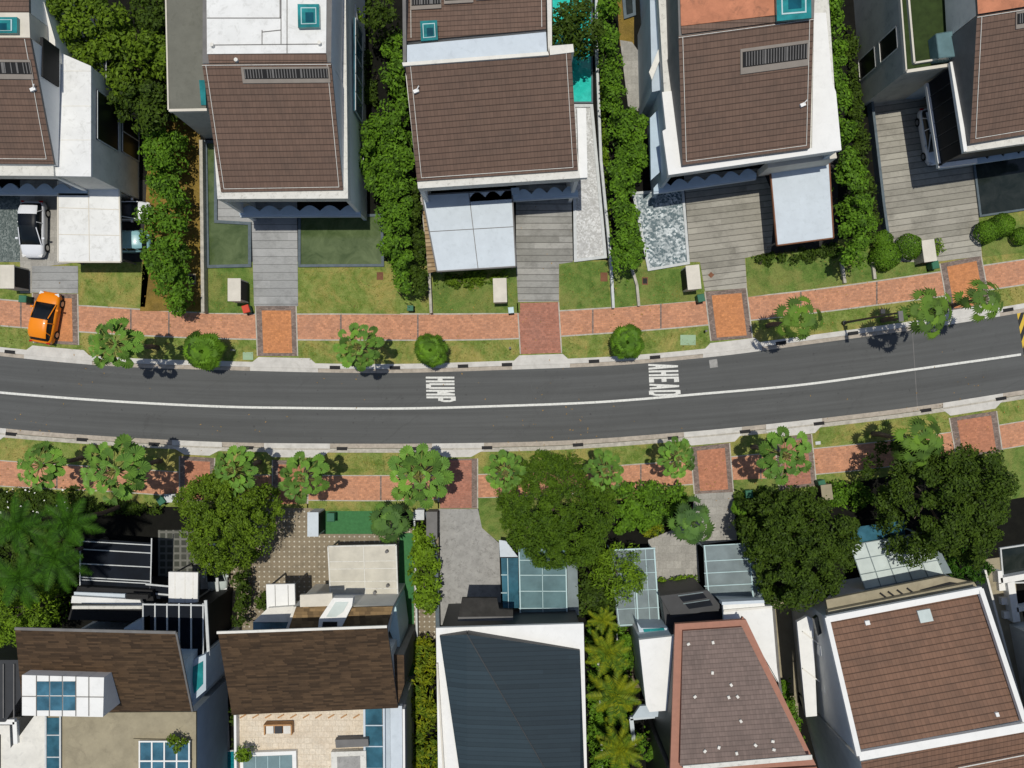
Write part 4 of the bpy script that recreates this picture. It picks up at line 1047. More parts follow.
# ---- neighbour at the extreme lower left
h = house('neighbour with black louvred roof and white parapet at the bottom left edge', 10, 720)
MB().prism(PP([(-80,660),(20,660),(24,692),(5,722),(-80,722)], 5.6), 0, 5.6).build('wall', 'darkmetal', h)
mb = MB()
for i in range(9): x = -70+i*10.5; mb.bar((*W(x, 664, 5.7), 5.68), (*W(x, 718, 5.7), 5.68), .07, .1)
mb.build('louvres', 'midgrey', h)
MB().prism(PP([(-80,726),(10,725),(11,748),(46,700),(48,900),(-80,900)], 5.2), 0, 5.25).build('rear_wall', 'palegrey', h)
mb = MB(); mb.bar((*W(-80, 725, 6), 5.35), (*W(10, 725, 6), 5.35), .35, .3); mb.bar((*W(10, 725, 6), 5.35), (*W(11, 747, 6), 5.35), .3, .3); mb.build('parapet', 'white', h)
slab(h, [(-60,735),(0,735),(0,900),(-60,900)], 5.35, 'darkglass', .1, 'roof_light')

# ---- house B2
h = house('long timber shingle house with a cream tiled roof terrace behind it', 310, 680)
SH2 = [(218,633,10.5),(387,627,10.5),(398,708,7.4),(232,715,7.4)]
roof(h, SH2, 'shingle', .25, wall='palegrey', z0=0, side='midgrey', inset=.03, front=.35)
mb = MB(); mb.bar(V3((217,632.5,10.55)), V3((387,626.5,10.55)), .16, .12); mb.build('roof_trim', 'palegrey', h)
slab(h, [(389,654),(404,655),(404.5,684),(397,708)], 7.2, 'shingle', .3, 'side_roof', z0=0, side='midgrey')
slab(h, [(234,713),(404,707),(405,900),(236,900)], 6.4, 'terrace', .25, 'terrace'); MB().prism(PP([(235,713),(403,708),(404,900),(237,900)], 6.4), 0, 6.14).build('lower_wall', 'white', h)
mb = MB()
for a, b in (((236,714),(237,860)),((404,708),(405,860))): mb.bar((*W(*a, 6.8), 6.6), (*W(*b, 6.8), 6.6), .16, .8)
mb.build('parapet', 'white', h)
g = slab(h, [(365,706),(382,706),(384,860),(366,860)], 6.75, 'tealglass2', .2, 'glass_strip'); mb = MB()
for y in (725, 746, 768): mb.bar((*W(365, y, 6.7), 6.77), (*W(383, y, 6.7), 6.77), .07, .04)
for x in (364.5, 384): mb.bar((*W(x, 706, 6.7), 6.78), (*W(x+1, 860, 6.7), 6.78), .14, .05)
mb.build('frame', 'plate', g)
slab(h, [(384.6,706),(390,706),(391,860),(386,860)], 6.5, 'bluegrey', .1, 'gutter'); slab(h, [(390.2,706),(402,706),(403,860),(391.2,860)], 6.9, 'plate', .4, 'side_roof_strip')
g = slab(h, [(240,753),(296,751),(297,800),(241,800)], 6.75, 'white', .3, 'plunge_pool'); slab(h, [(243,757),(292,755),(293,800),(244,800)], 6.78, 'tealglass', .1, 'glass_cover', parent=g)
mb = MB()
for x in (256,268,280): mb.bar((*W(x, 756, 6.8), 6.82), (*W(x, 800, 6.8), 6.82), .04, .03)
mb.build('joints', 'frametea', g)
slab(h, [(335,740),(368,739),(368.5,746.5),(336,748)], 7.2, 'midgrey', .5, 'roof_box'); g = slab(h, [(331,752),(366,751),(367,800),(332,800)], 6.9, 'fascia', .4, 'stone_basin'); slab(h, [(337,757),(360,756),(361,800),(338,800)], 6.93, 'cementpave', .1, 'basin_bed', parent=g)
mb = MB()                                                # tile lip of the terrace beneath the shingle edge
for i in range(10): x = 240+i*12.6; mb.bar((*W(x, 718, 6.45), 6.46), (*W(x+6, 714.5, 6.45), 6.46), .08, .05)
mb.build('terrace_pattern', 'woodwarm', h)
# street side
carport(h, [(328,546.5),(396,545),(398,603),(331,603)], 3.3, 'beigesheet', ((.52,), (.27, .40, .62, .75)), 'fascia'); posts(h, [(330,549),(394,548)], 3.2)
for p in ((387,551),(388,585),(375,592)):
    x, y = W(*p, 3.4); MB().tube([(x, y, 3.3), (x, y, 3.7)], .12, 0, 8).build('downlight', 'midgrey', h)
slab(h, [(266,584.5),(294.5,584),(295.5,614),(267,615)], 4.6, 'white', .25, 'porch_roof'); mb = MB()
for x in (275,288): mb.bar((*W(x, 585, 4.6), 4.61), (*W(x+.6, 614, 4.6), 4.61), .035, .02)
mb.build('porch_seams', 'midgrey', h)
MB().prism(PP([(253,622),(268,608),(296,606),(290,622)], 5), 3.6, 5).build('porch_wall', 'palegrey', h); posts(h, [(269,587),(292,587)], 4.4)
slab(h, [(253,622),(288,621),(290,630),(253,631)], 4.6, 'blueglass', .1, 'window')
slab(h, [(300,595),(332,593.5),(333,606),(300,607)], 6.9, 'cream', .3, 'beam')
MB().prism(PP([(293,607),(393,606),(388,634),(284,634)], 6.6), 0, 6.5).build('front_wall', 'palegrey', h)
slab(h, [(296,607),(327,606),(319,630),(288,631)], 6.8, 'shingle2', .2, 'porch_shingles'); slab(h, [(352,607.5),(393,606.5),(386,631),(339,631)], 6.8, 'shingle2', .2, 'porch_shingles')
g = slab(h, [(333,598),(353,598),(352,606),(341,628),(318,629),(319,619)], 7.3, 'white', .3, 'light_box', z0=6.6)
slab(h, [(335.5,602),(348.5,602),(343,612),(336,617),(326,617)], 7.35, 'milkglass', .1, 'pane', parent=g); slab(h, [(323,622),(337,622),(337,627),(322,627)], 7.36, 'black', .1, 'opening', parent=g)
slab(h, [(388,626),(393,606),(396,607),(400,640),(399,656)], 5.6, 'frametea', .5, 'side_glazing', z0=1)

# ---- house B3: dark folded metal roof in a white frame
h = house('blue-black folded metal roof inside a white box frame, beside lime shrubs', 512, 700)
MB().prism(PP([(438,640),(582.6,636),(589,900),(441,900)], 9), 0, 8.7).build('wall', 'darkmetal', h)  # dark colour stands in for shade in the gap below the slab
slab(h, [(436,628),(583.6,623.6),(590,900),(440,900)], 9.0, 'white', .29, 'roof_slab')
FA = [(439.6,636,9.3),(466.5,634.5,9.9),(580,830,9.9),(468,830,9.3)]; roof(h, FA, 'slate', .18, name='roof_fold', z0=8, side='darkmetal', wall='darkmetal', flat=True)
FB = [(467.2,634.5,9.93),(580,650.5,9.3),(586.5,830,9.3),(580.5,830,9.93)]; roof(h, FB, 'slate2', .18, name='roof_fold', z0=8, side='darkmetal', wall='darkmetal', flat=True)
mb = MB(); mb.bar((*W(437, 664, 9.3), 9.0), (*W(449, 860, 9.3), 9.0), .12, .5); mb.build('side_gutter', 'cream', h)
mb = MB(); mb.bar(V3((466.8,634,9.96)), V3((580,829,9.96)), .05, .03); mb.build('ridge_cap', 'darkmetal', h)
o = slab(h, [(462,598),(497,598),(499,609),(513,610),(513,620),(458,620)], 6.2, 'darkpaveshade', .3, 'entrance_canopy'); slab(h, [(458,617),(513,616.5),(513,620.4),(458,621)], 6.25, 'midgrey', .3, 'fascia_board', parent=o)
g = slab(h, [(518.5,548),(566,548),(567,618),(521,619)], 3.1, 'tealglass', .06, 'glass_canopy'); mb = MB()
for x in (519, 565.5): mb.bar((*W(x, 548, 3.1), 3.15), (*W(x+1.5, 618, 3.1), 3.15), .09, .1)
for y in (560, 575, 591, 608): mb.bar((*W(519, y, 3.1), 3.15), (*W(566, y, 3.1), 3.15), .05, .08)
mb.bar((*W(542, 548, 3.1), 3.15), (*W(543, 618, 3.1), 3.15), .04, .08); mb.build('frame', 'frametea', g)
g = slab(h, [(501,558),(518,558),(519,608),(503,608)], 3.0, 'tealglass2', .06, 'glass_canopy'); mb = MB(); mb.bar((*W(507.5, 558, 3), 3.05), (*W(508.5, 608, 3), 3.05), .05, .05)
for y in (575, 593): mb.bar((*W(501, y, 3.1), 3.05), (*W(507, y, 3.1), 3.05), .06, .08)
mb.build('frame', 'frametea', g)
g = slab(h, [(567,560),(577,560),(579,615),(568,616)], 2.9, 'greyglass', .06, 'glass_canopy')
slab(h, [(499,540),(506,541),(518,557),(500,557)], 2.9, 'plate', .12, 'white_screen'); slab(h, [(512,620),(569,619),(569,623),(512,625)], 4.2, 'plate', .2, 'glass_gutter')
posts(h, [(520,552),(520,600),(566,600)], 3.0, .05, 'frametea')

# ---- house B4: tapering grey-brown roof with terracotta gutters
h = house('tapering grey-brown tiled house with terracotta gutters and white flat wings', 735, 690)
R6 = [(675,624,8),(746,619.5,8),(816,765,10.5),(670,773,10.5)]
roof(h, R6, 'copper', .3, wall='darkmetal', z0=0, side='copper', inset=.05, front=.12)
R6i = [(683,631,8.4),(742,627,8.4),(808,758,10.9),(680,766,10.9)]
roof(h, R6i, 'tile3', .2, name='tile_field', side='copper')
roof(h, [(670,775,10.5),(817,767,10.5),(800,860,8.5),(668,860,8.5)], 'copper', .3, name='rear_roof', wall='darkmetal', z0=0, side='copper')
mb = MB(); mb.bar(V3((683,768,10.95)), V3((812,757,10.95)), .3, .08); mb.build('ridge_cap', 'fascia', h)
for s, t in ((.06,.1),(.5,.1),(.40,.33),(.62,.43),(.55,.52),(.66,.52),(.13,.5),(.62,.7),(.2,.9),(.34,.88),(.5,.93),(.7,.88),(.88,.86),(.86,.92)):
    p = onroof(R6i, s*.85+.03, t, .1); MB().box((p.x, p.y, p.z), (.2, .16, .12), .3+s*3).build('roof_vent', 'palegrey', h)
slab(h, [(639,640),(675,636),(674,710),(649.5,712),(646,705)], 7.2, 'white', .35, 'wing_roof'); MB().prism(PP([(641,641),(675,638),(675,709),(649,709)], 7.1), 0, 6.8).build('wing_wall', 'white', h)
g = slab(h, [(637,622),(641,640),(672,637),(668,628),(641,628)], 5.2, 'bluegrey', .3, 'light_well', z0=0); slab(h, [(643,629),(664,628),(666,634),(645,636)], 5.24, 'skylight', .1, 'pane', parent=g)
slab(h, [(640,706),(672,704),(672,716),(632,718)], 4.6, 'bluegrey', .3, 'side_canopy'); mb = MB(); mb.bar((*W(630, 718, 3.5), 3.5), (*W(672, 714, 3.5), 3.5), .25, .3); mb.bar((*W(631, 718, 3.5), 3.5), (*W(634, 745, 3.5), 3.5), .3, .3); mb.build('side_beam', 'plate', h)
slab(h, [(723,604),(763,600),(765,606),(772,606),(777,668),(779,683),(744,622),(724,624)], 6.0, 'white', .35, 'wing_roof'); MB().prism(PP([(725,606),(771,607),(778,683),(742,622)], 5.8), 0, 5.64).build('wing_wall', 'white', h)
slab(h, [(722,602),(764,600),(764.5,603),(722,605)], 6.4, 'plate', .7, 'wing_parapet'); slab(h, [(724,610),(771,606),(771.5,608),(724,612)], 6.15, 'palegrey', .4, 'parapet_step')
MB().prism(PP([(662,597),(706,591),(722,608),(722,620),(674,626),(671,640),(668,640)], 4.8), 0, 4.6).build('porch_wall', 'darkmetal', h)
g = slab(h, [(660,596),(708,590),(722.5,608),(672,618)], 4.9, 'darkmetal', .25, 'porch_roof')
slab(h, [(679,597),(703,593),(707,598),(683,602)], 4.93, 'panel', .1, 'pane', parent=g); slab(h, [(685,604),(710,600),(713,605.5),(689,609)], 4.93, 'panel', .1, 'pane', parent=g)
mb = MB(); mb.bar((*W(678, 595.5, 4.9), 4.96), (*W(703, 592, 4.9), 4.96), .06, .05); mb.bar((*W(683, 603.5, 4.9), 4.96), (*W(709, 599.5, 4.9), 4.96), .06, .05); mb.build('frame', 'greyglass', g)
slab(h, [(674,617),(720,611),(721,619),(676,624)], 4.2, 'cream', .4, 'porch_ceiling')
g = slab(h, [(703.5,546),(762,542),(763,600),(706,603)], 3.0, 'greyglass', .06, 'glass_canopy'); mb = MB()
for x0, x1 in ((704,709),(749,753),(760,762)): mb.bar((*W(x0, 545, 3), 3.05), (*W(x1, 600, 3), 3.05), .1, .1)
for y in (544.5, 560, 572, 585): mb.bar((*W(704, y+1, 3), 3.05), (*W(762, y-2, 3), 3.05), .06, .08)
mb.build('frame', 'frametea', g); posts(h, [(706,549),(756,546)], 2.9, .05, 'frametea')
g = slab(h, [(609,550),(655,548),(660,624),(618,627)], 3.0, 'greyglass', .06, 'glass_canopy'); mb = MB()
for x0, x1, w in ((610,619,.05),(634,638,.1),(631.5,636,.04),(654,659,.1),(645,650,.04)): mb.bar((*W(x0, 549, 3), 3.05), (*W(x1, 624, 3), 3.05), w, .1)
for y, w in ((549,.1),(560,.04),(573,.04),(590,.04),(608,.04),(624,.08)): mb.bar((*W(610 + (y-549)*.11, y+1, 3), 3.05), (*W(655+(y-549)*.07, y-1, 3), 3.05), w, .08)
mb.build('frame', 'frametea', g); posts(h, [(655,552),(612,553)], 2.9, .05, 'frametea')
mb = MB(); mb.bar((*W(742, 622, 8), 7.7), (*W(744, 618, 8), 7.7), .1, .3); mb.build('gutter_end', 'copper', h)

# ---- house B5: big red-brown roof
h = house('large red-brown tiled house in white frames at the bottom right', 900, 690)
R7 = [(829,621,7.8),(977.5,594,7.8),(1021,720,11.2),(861,750,11.2)]
O7 = [(826.5,618,7.9),(980.5,588.5,7.9),(1024,722.5,11.3),(858,757,11.3)]
roof(h, [(a, b, c-.35) for a, b, c in O7], 'white', .3, name='roof_frame', wall='white', z0=0, side='white', inset=.01)
roof(h, [(p[0], p[1], p[2]+.12) for p in R7], 'tile2', .15, name='tile_field', side='white')
mb = MB(); mb.bar(V3((858.5,755.5,11.5)), V3((1026,726,11.5)), .55, .3); mb.build('ridge_beam', 'white', h)
mb = MB(); mb.bar(V3((826.5,618,8.1)), V3((858.5,756,11.6)), .32, .3); mb.bar(V3((980,589,8.1)), V3((1024,722,11.6)), .32, .3); mb.bar(V3((826,619,8.1)), V3((981,589.5,8.1)), .42, .3); mb.build('verge_beam', 'white', h)
roof(h, [(861,762,11.2),(1026,730,11.2),(1040,860,7.8),(880,890,7.8)], 'tile2', .3, name='rear_roof', wall='palegrey', z0=0, side='white')
mb = MB(); mb.bar(V3((958,768,11)), V3((1040,752,11)), .06, .05); mb.build('lightning_tape', 'fascia', h)
patch(h, R7, .57, .655, .035, .135, 'milkglass', .3, 'skylight'); patch(h, R7, .22, .25, .04, .075, 'white', .3, 'roof_vent'); patch(h, R7, .85, .87, .90, .93, 'white', .3, 'roof_vent')
slab(h, [(797,622),(808,616),(813,619),(817,716),(806,717)], 5.2, 'white', .35, 'side_ledge')
for y in (650, 687):
    mb = MB(); x = 822 + (y-650)*.12; p = W(x, y, 5.6); mb.box((*p, 5.6), (.5, .7, .5)); mb.build('wall_unit', 'white', h)
    mb = MB(); mb.bar((*W(803, y-18, 5.4), 5.3), (*W(820, y-5, 5.4), 5.3), .08, .1); mb.build('ledge_rib', 'palegrey', h)
slab(h, [(814,619),(818,616),(822,633),(818,636)], 6.8, 'darkglass', .4, 'window')
g = slab(h, [(828,611),(974,582),(978,588),(828,617.5)], 7.2, 'beigeroof', .4, 'front_eave'); 
g = slab(h, [(826,600),(945,576),(972,582),(828,611)], 6.7, 'beigeroof', .3, 'porch_roof')
slab(h, [(920,590),(950,582),(965,584),(932,592)], 6.76, 'black', .1, 'roof_opening', parent=g); mb = MB()
for x in (880,888,897,907): mb.bar((*W(x, 593-(x-880)*.18, 6.75), 6.75), (*W(x+8, 599-(x-880)*.18, 6.75), 6.75), .12, .08)
mb.build('roof_slots', 'black', g)
g = slab(h, [(850,545),(925,532),(950,588),(870,604)], 3.3, 'milkglass', .06, 'glass_canopy'); mb = MB()
q = [Vector((*W(x, y, 3.3), 3.33)) for x, y in ((850,545),(925,532),(950,588),(870,604))]
for i in range(6): mb.bar(q[0].lerp(q[1], i/5), q[3].lerp(q[2], i/5), .06, .05)
for i in range(5): mb.bar(q[0].lerp(q[3], i/4), q[1].lerp(q[2], i/4), .06, .052)
mb.build('frame', 'greyglass', g)
slab(h, [(850,528),(905,520),(905,536),(852,545)], 3.1, 'tealglass2', .06, 'glass_canopy'); slab(h, [(925,545),(940,550),(952,573),(944,574)], 3.1, 'greyglass', .06, 'glass_canopy')
mb = MB(); mb.bar((*W(866, 602, 3.4), 3.5), (*W(950, 585, 3.4), 3.5), .12, .15); mb.build('canopy_beam', 'cream', h); posts(h, [(852,548),(923,535)], 3.2, .06, 'frametea')

# ---- house B6 at the right edge
h = house('pale grey house wall at the right edge below the low white garden frame', 1040, 680)
MB().prism(PP([(1009,624),(1120,604),(1160,800),(1042,800)], .13), 0, 7).build('wall', 'palegrey', h)
slab(h, [(1030,615),(1200,590),(1240,830),(1075,830)], 7.3, 'tile2', .28, 'roof')
t = thing('garden_wall', 'low white garden frame beside the dark pond at the right edge', 'garden wall', (*W(1010,600,.1), .1))
mb = MB()
for a, b, w in (((1001,581),(1100,563),.45),((1011,582),(1017,622),.55),((1017,610),(1100,594),.35),((1000,571),(1001,583),.35)): mb.bar((*W(*a, .9), .5), (*W(*b, .9), .5), w, .8)
mb.build('frame', 'white', t)
for x, y in ((1003,587),(1005.5,601),(1008,615)): p = W(x, y, .5); MB().box((*p, .32), (.62, .55, .4), .1).build('stepping_block', 'white', t)
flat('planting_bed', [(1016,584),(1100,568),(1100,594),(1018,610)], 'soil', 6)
# houses seen only as slivers beyond the top edge are part of the row above and are outside the frame
# ------------------------------------------------------------------ pools
pool('garden_pond', 'green L-shaped pond with slate coping left of the grey driveway', [(204,140),(217,140),(217,220),(251,222),(251,267),(206,268)], 'pond', 'coping', w=3)
pool('garden_pond', 'rectangular green pond right of the grey plank driveway', [(298,214),(383,214),(384,266.5),(298,267)], 'pond', 'coping', w=2.6)
pool('swimming_pool', 'narrow turquoise swimming pool beside the wide brown roof', [(550,-60),(592,-60),(593,103),(572,103),(552,60)], 'pool', 'coping', w=1.5)
pool('garden_pond', 'pale pebble bed with white coping right of the blue carport', [(572,104),(593,104),(607,258),(574,262)], 'pebble2', 'whitecoping', w=3)
pool('garden_pond', 'rippling blue-white pebble pond beside weathered planks', [(632,192),(684,188),(690,264),(648,271)], 'pebble', 'whitecoping', w=2.6)
pool('garden_pond', 'dark gravel-bottomed pond at the right edge of the upper row', [(973,160),(1120,140),(1120,196),(980,217)], 'ponddark', 'coping', w=2)
pool('swimming_pool', 'dark teal pool corner between the two shingle houses', [(210,752),(238,750),(240,900),(212,900)], 'pooldark', 'whitecoping', w=1)
pool('garden_pond', 'dark blue pond beside the white frame at the right edge', [(1000,548),(1120,530),(1120,580),(1003,584)], 'ponddark', 'whitecoping', w=1.5)
pool('garden_pond', 'black water tank channel framed in pale blue at the top of the lot', [(620,-30),(634,-30),(636,15),(624,19)], 'ponddark', 'coping', w=3)

# ------------------------------------------------------------------ boundary walls
def lowwall(pts, label, w=.22, hgt=.35, mat='edging', name='boundary_wall'):
    c = W(*pts[len(pts)//2], .1); t = MB()
    for a, b in zip(pts, pts[1:]): t.bar((*W(*a, hgt), hgt/2+.05), (*W(*b, hgt), hgt/2+.05), w, hgt)
    o = t.build(name, mat, loc=(*c, .1)); o['label'] = label; o['category'] = 'wall'; return o
lowwall([(201,140),(202.5,268),(203,312)], 'thin grey wall between the dry strip and the green L-shaped pond', .25, .9)
lowwall([(421,190),(429,270),(431,313)], 'thin pale wall beside the timber louvre of the blue carport', .2, .8)
lowwall([(596,-40),(597,60),(601,160),(611,262),(613.5,308)], 'thin pale wall right of the turquoise pool and pebble bed', .2, .7, 'whitecoping')
lowwall([(632,268),(637,285),(639,306)], 'short wall stub beside the blue-white pebble pond', .2, .5)
lowwall([(872,100),(884,205),(892,262)], 'dark grey wall along the left side of the far right plank driveway', .2, .9, 'coping')
lowwall([(842,262),(845,283)], 'short concrete wall stub at the verge under the tall right hedge', .22, .4)
lowwall([(873,262),(875,279)], 'short concrete wall stub beside the clipped topiary', .22, .4)
lowwall([(427,512),(436,560),(438,640)], 'blue-grey wall left of the stained concrete driveway', .3, 1.0, 'coping')
lowwall([(414,512),(417,640),(420,660)], 'pale wall between the green path and the lime hedge', .15, .9, 'whitecoping')
lowwall([(598,660),(601,720),(604,900)], 'thin white wall among the yellow feather palms', .14, 1.6, 'whitecoping')
lowwall([(217,570),(219,640)], 'pale wall between the white car and the studded yard', .2, 1.2, 'whitecoping')
lowwall([(985,570),(998,620),(1020,700),(1050,800)], 'thin pale wall right of the big red-brown roof', .15, 1.8, 'palegrey')
lowwall([(773,605),(779,680),(792,780)], 'brown wall between the tapering roof and the white side ledge', .2, 1.6, 'midgrey')
lowwall([(617,633),(619,700)], 'thin pale fence left of the white flat wing', .1, 1.8, 'palegrey', 'boundary_wall')

# ------------------------------------------------------------------ palms along the street: kind, x, y, radius px, height, label
PL = [
 ('round0', 110,343,31,7.5,'round-leaved palm between the orange car and the clipped bushy palm'),
 ('round1', 357,347,27,6.5,'round-leaved palm right of the orange brick driveway, upper verge'),
 ('spiky0', 802,318,29,7.5,'spiky dark palm nearest the AHEAD lettering, pale stones at its foot'),
 ('spiky1', 932,312,29,7.5,'spiky palm overhanging the kerb at the upper right bend'),
 ('spiky0', 986,299,27,7.0,'ragged palm at the corner of the far right orange driveway'),
 ('round1', 36,466,26,7.0,'palm with bright round leaves at the left end of the lower verge'),
 ('round0', 110,472,37,8.0,'large round-leaved palm above the lower brick path near the left'),
 ('round1', 231,471,26,6.5,'palm at the edge of the dark round tree, lower verge'),
 ('round0', 301,478,28,6.5,'open palm across the lower brick driveway beside the studded yard'),
 ('roundbig', 419,477,33,8.0,'biggest pale fan palm below the HUMP lettering'),
 ('round1', 505,473,23,6.5,'neat round palm just right of the lower red driveway'),
 ('round0', 606,471,23,7.0,'small bright palm touching the big fine-leaved tree'),
 ('round1', 679,459,22,7.0,'small palm with its shadow on the lower verge below AHEAD'),
 ('round0', 787,456,32,8.0,'wide round-leaved palm over the lower brick path'),
 ('spiky1', 925,441,31,8.0,'spiky palm above the large dark tree at lower right'),
]
for k, x, y, r, hh, lab in PL: palm(k, x, y, r, hh, lab)
palm('bushy0', 200,351,24,3.2,'dense bushy palm left of the orange brick driveway', 'dense bushy palms on the verge', 'bushy_palm')
palm('bushy1', 430,350,19,2.8,'small ball-shaped bushy palm above the HUMP lettering', 'dense bushy palms on the verge', 'bushy_palm')
palm('bushy0', 628,342,20,2.8,'ball-shaped bushy palm above the AHEAD lettering', 'dense bushy palms on the verge', 'bushy_palm')
palm('spikyblue', 389,523,24,3.5,'blue-green fan palm beside the beige carport', 'garden palms', 'fan_palm')
palm('spikyblue', 694,524,27,5.0,'glossy dark palm beside the white paved yard', 'garden palms', 'fan_palm')
palm('bushy0', 741,508,10,1.6,'small spiky yellow-green rosette by the grey driveway', 'garden palms', 'bushy_palm')
for k, x, y, r, hh, lab in [
 ('feathery0', 608,656,25,6.5,'yellow feather palm, upper one of those between the dark roof and white wing'),
 ('feathery1', 616,698,28,6.0,'yellow feather palm, middle one beside the thin white wall'),
 ('feathery0', 620,752,28,5.5,'green-yellow feather palm at the bottom edge beside the dark roof'),
 ('feathery1', 603,622,16,4.5,'small lime feather palm at the corner of the dark roof'),
 ('featherd0', 14,528,34,8.5,'dark green feather palm at the left edge'),
 ('featherd1', 66,524,34,8.0,'dark feather palm beside the black pergola'),
 ('featherd0', 52,560,34,7.5,'dark feather palm above the narrow green shrub'),
 ('featherd1', 16,580,34,7.0,'dark feather palm lowest at the left edge')]:
    palm(k, x, y, r, hh, lab, 'feather palms in the gardens', 'feather_palm')

# ------------------------------------------------------------------ trees
tree('bright green tree covering the white annex at the top left', 76, 18, 36, 8.5, 'lf_mid', .8, .17, 1.0, 3)
tree('bushy tree in the middle of the dark group at top left', 118, 48, 38, 8.0, 'lf_mid', .75, .17, 1.0, 4)
tree('very dark tree against the grey flat wing', 150, 8, 24, 6.5, 'lf_dark', .8, .17, .9, 5)
tree('dark tree below the group, beside the grey flat wing', 140, 96, 28, 6.5, 'lf_dark', .7, .16, 1.0, 6)
tree('small dark tree at the top between the second and third roofs', 377, 12, 18, 6, 'lf_dark', .7, .16, .9, 7)
tree('dark tree with pale blossoms over the turquoise pool', 575, 22, 25, 7, 'lf_dark', .7, .15, .9, 8)
tree('large round tree with feathery foliage on the left lower street side', 220, 522, 50, 7.5, 'lf_mid', .5, .11, 1.0, 9)
tree('big fine-leaved dark dome tree in the middle of the lower row', 559, 516, 58, 8.0, 'lf_olive', .42, .10, 1.0, 10, low=.3, asp=.35, wob=.05)
tree('big rough dark tree between the two glass canopies and the red-brown roof', 808, 553, 55, 8.5, 'lf_dark', .6, .12, 1.0, 11, ry=60, low=.3)
tree('largest tree, dark and clumpy, at the lower right', 957, 507, 66, 9.0, 'lf_dark', .75, .13, 1.05, 12, ry=66, low=.3)
tree('yellow-green wispy tree over the left glass canopy', 618, 575, 26, 6.0, 'lf_lime', .6, .15, .7, 13, asp=.25)
tree('dark shade tree between the fine-leaved tree and the dark roof', 592, 597, 22, 4.5, 'lf_dark', .7, .16, .9, 14)
tree('lime green tree at the lower left edge', 14, 618, 28, 7.5, 'lf_lime', .7, .14, 1.0, 15, asp=.3)
tree('small bushy tree between wing and roof in the bottom garden', 649, 748, 13, 4.0, 'lf_bush', .5, .13, 1.0, 16)
# ------------------------------------------------------------------ hedges and shrubs
hedge('ragged light green hedge along the dry strip, reaching the brick path', [(133,128),(158,118),(182,135),(176,180),(182,235),(184,270),(184,300),(176,320),(164,312),(152,290),(138,262),(134,220),(140,190),(134,160)], 4.2, 'lf_bush', .7, .15, 1.0, 21, stems=7)
hedge('tall ragged hedge between the second and third house', [(378,22),(398,18),(405,60),(409,110),(414,160),(410,220),(412,290),(404,306),(392,292),(386,262),(372,240),(374,205),(360,180),(352,150),(362,120),(378,95)], 4.5, 'lf_bush', .7, .15, 1.0, 22, stems=7)
hedge('dark flat ivy hedge beside the blue carport', [(400,175),(417,180),(424,230),(428,296),(412,300),(404,240)], 2.4, 'lf_dark', .4, .13, 1.0, 23, dome=.2, stems=4)
hedge('narrow hedge between the turquoise pool and the fourth house', [(601,-20),(624,-20),(622,40),(625,98),(642,104),(652,120),(650,160),(640,190),(642,225),(650,245),(640,268),(624,288),(614,280),(611,200),(604,110)], 4.0, 'lf_bush', .65, .14, 1.0, 24, stems=7)
hedge('low lime strip along the pale wall by the pool', [(598,-10),(602,-10),(608,140),(612,262),(609,262),(602,120)], .7, 'lf_lime', .25, .09, .8, 25, dome=.2, stems=3)
hedge('tall hedge right of the long white ledge', [(820,-20),(846,-20),(850,48),(856,90),(860,130),(872,170),(880,205),(884,240),(872,268),(850,272),(838,262),(838,235),(842,170),(840,125),(832,85),(828,20)], 4.5, 'lf_bush', .75, .15, 1.0, 26, stems=7)
hedge('low clipped shrub row in front of the blue carport', [(433,275),(470,273),(500,270),(512,274),(500,282),(470,286),(434,288)], 1.0, 'lf_mid', .4, .12, 1.1, 27, dome=.3, stems=4)
hedge('low dark planting in front of the second pale carport roof', [(752,256),(775,250),(838,243),(842,256),(800,262),(760,266)], .9, 'lf_dark', .45, .12, .9, 28, dome=.4, stems=4, gaps=.2)
for x, y, r, s, lab in ((888,255,15,1.7,'largest clipped topiary ball, middle of the left group'),(911,246,13,1.9,'clipped topiary ball nearest the cream cabinet'),(884,240,10,1.5,'small clipped topiary ball highest in the left group'),(989,231,12,1.7,'clipped topiary ball left of the right-hand pair'),(1004,225,12,1.9,'taller clipped topiary ball of the right-hand group'),(1022,236,9,1.3,'low topiary ball at the right edge')):
    ball(lab, x, y, r, s)
hedge('dry spindly shrub in a stone bed beside the cream cabinet', [(930,240),(944,238),(946,252),(934,256)], .8, 'lf_lime', .3, .1, .5, 29, stems=4)
hedge('dark hedge speckled with white flowers at the lower left path', [(-20,488),(76,487),(84,505),(70,515),(-20,513)], 1.3, 'lf_dark', .35, .12, 1.0, 30, dome=.3, flowers=34)
hedge('dark planting strip below the large left palm', [(78,500),(160,504),(160,516),(82,516)], 1.1, 'lf_dark', .4, .12, 1.0, 31, dome=.3)
hedge('lime narrow shrub column above the shingle roof at left', [(47,588),(57,588),(58,628),(46,628)], 3.2, 'lf_lime', .4, .12, 1.0, 32, dome=.4, stems=3)
hedge('dark climbing hedge along the left side of the studded yard', [(230,568),(246,568),(247,628),(232,628)], 2.8, 'lf_dark', .4, .13, 1.0, 33, dome=.3, stems=3)
hedge('yellow-green croton hedge beside the dark grey cabinet', [(410,524),(428,520),(440,560),(441,606),(430,618),(413,610),(408,570)], 2.4, 'lf_lime', .45, .15, 1.0, 34, stems=5)
hedge('long lime leafy hedge along the deck path left of the dark roof', [(410,642),(434,636),(440,700),(445,850),(415,850),(410,700)], 2.4, 'lf_yellow', .45, .2, 1.0, 35, asp=.3, stems=6, dome=.3)
hedge('green shrubbery between the fine-leaved tree and the red driveway', [(618,480),(648,484),(672,482),(690,490),(690,512),(668,524),(646,532),(616,536),(610,505)], 2.2, 'lf_bush', .5, .15, .9, 36, stems=6, gaps=.25)
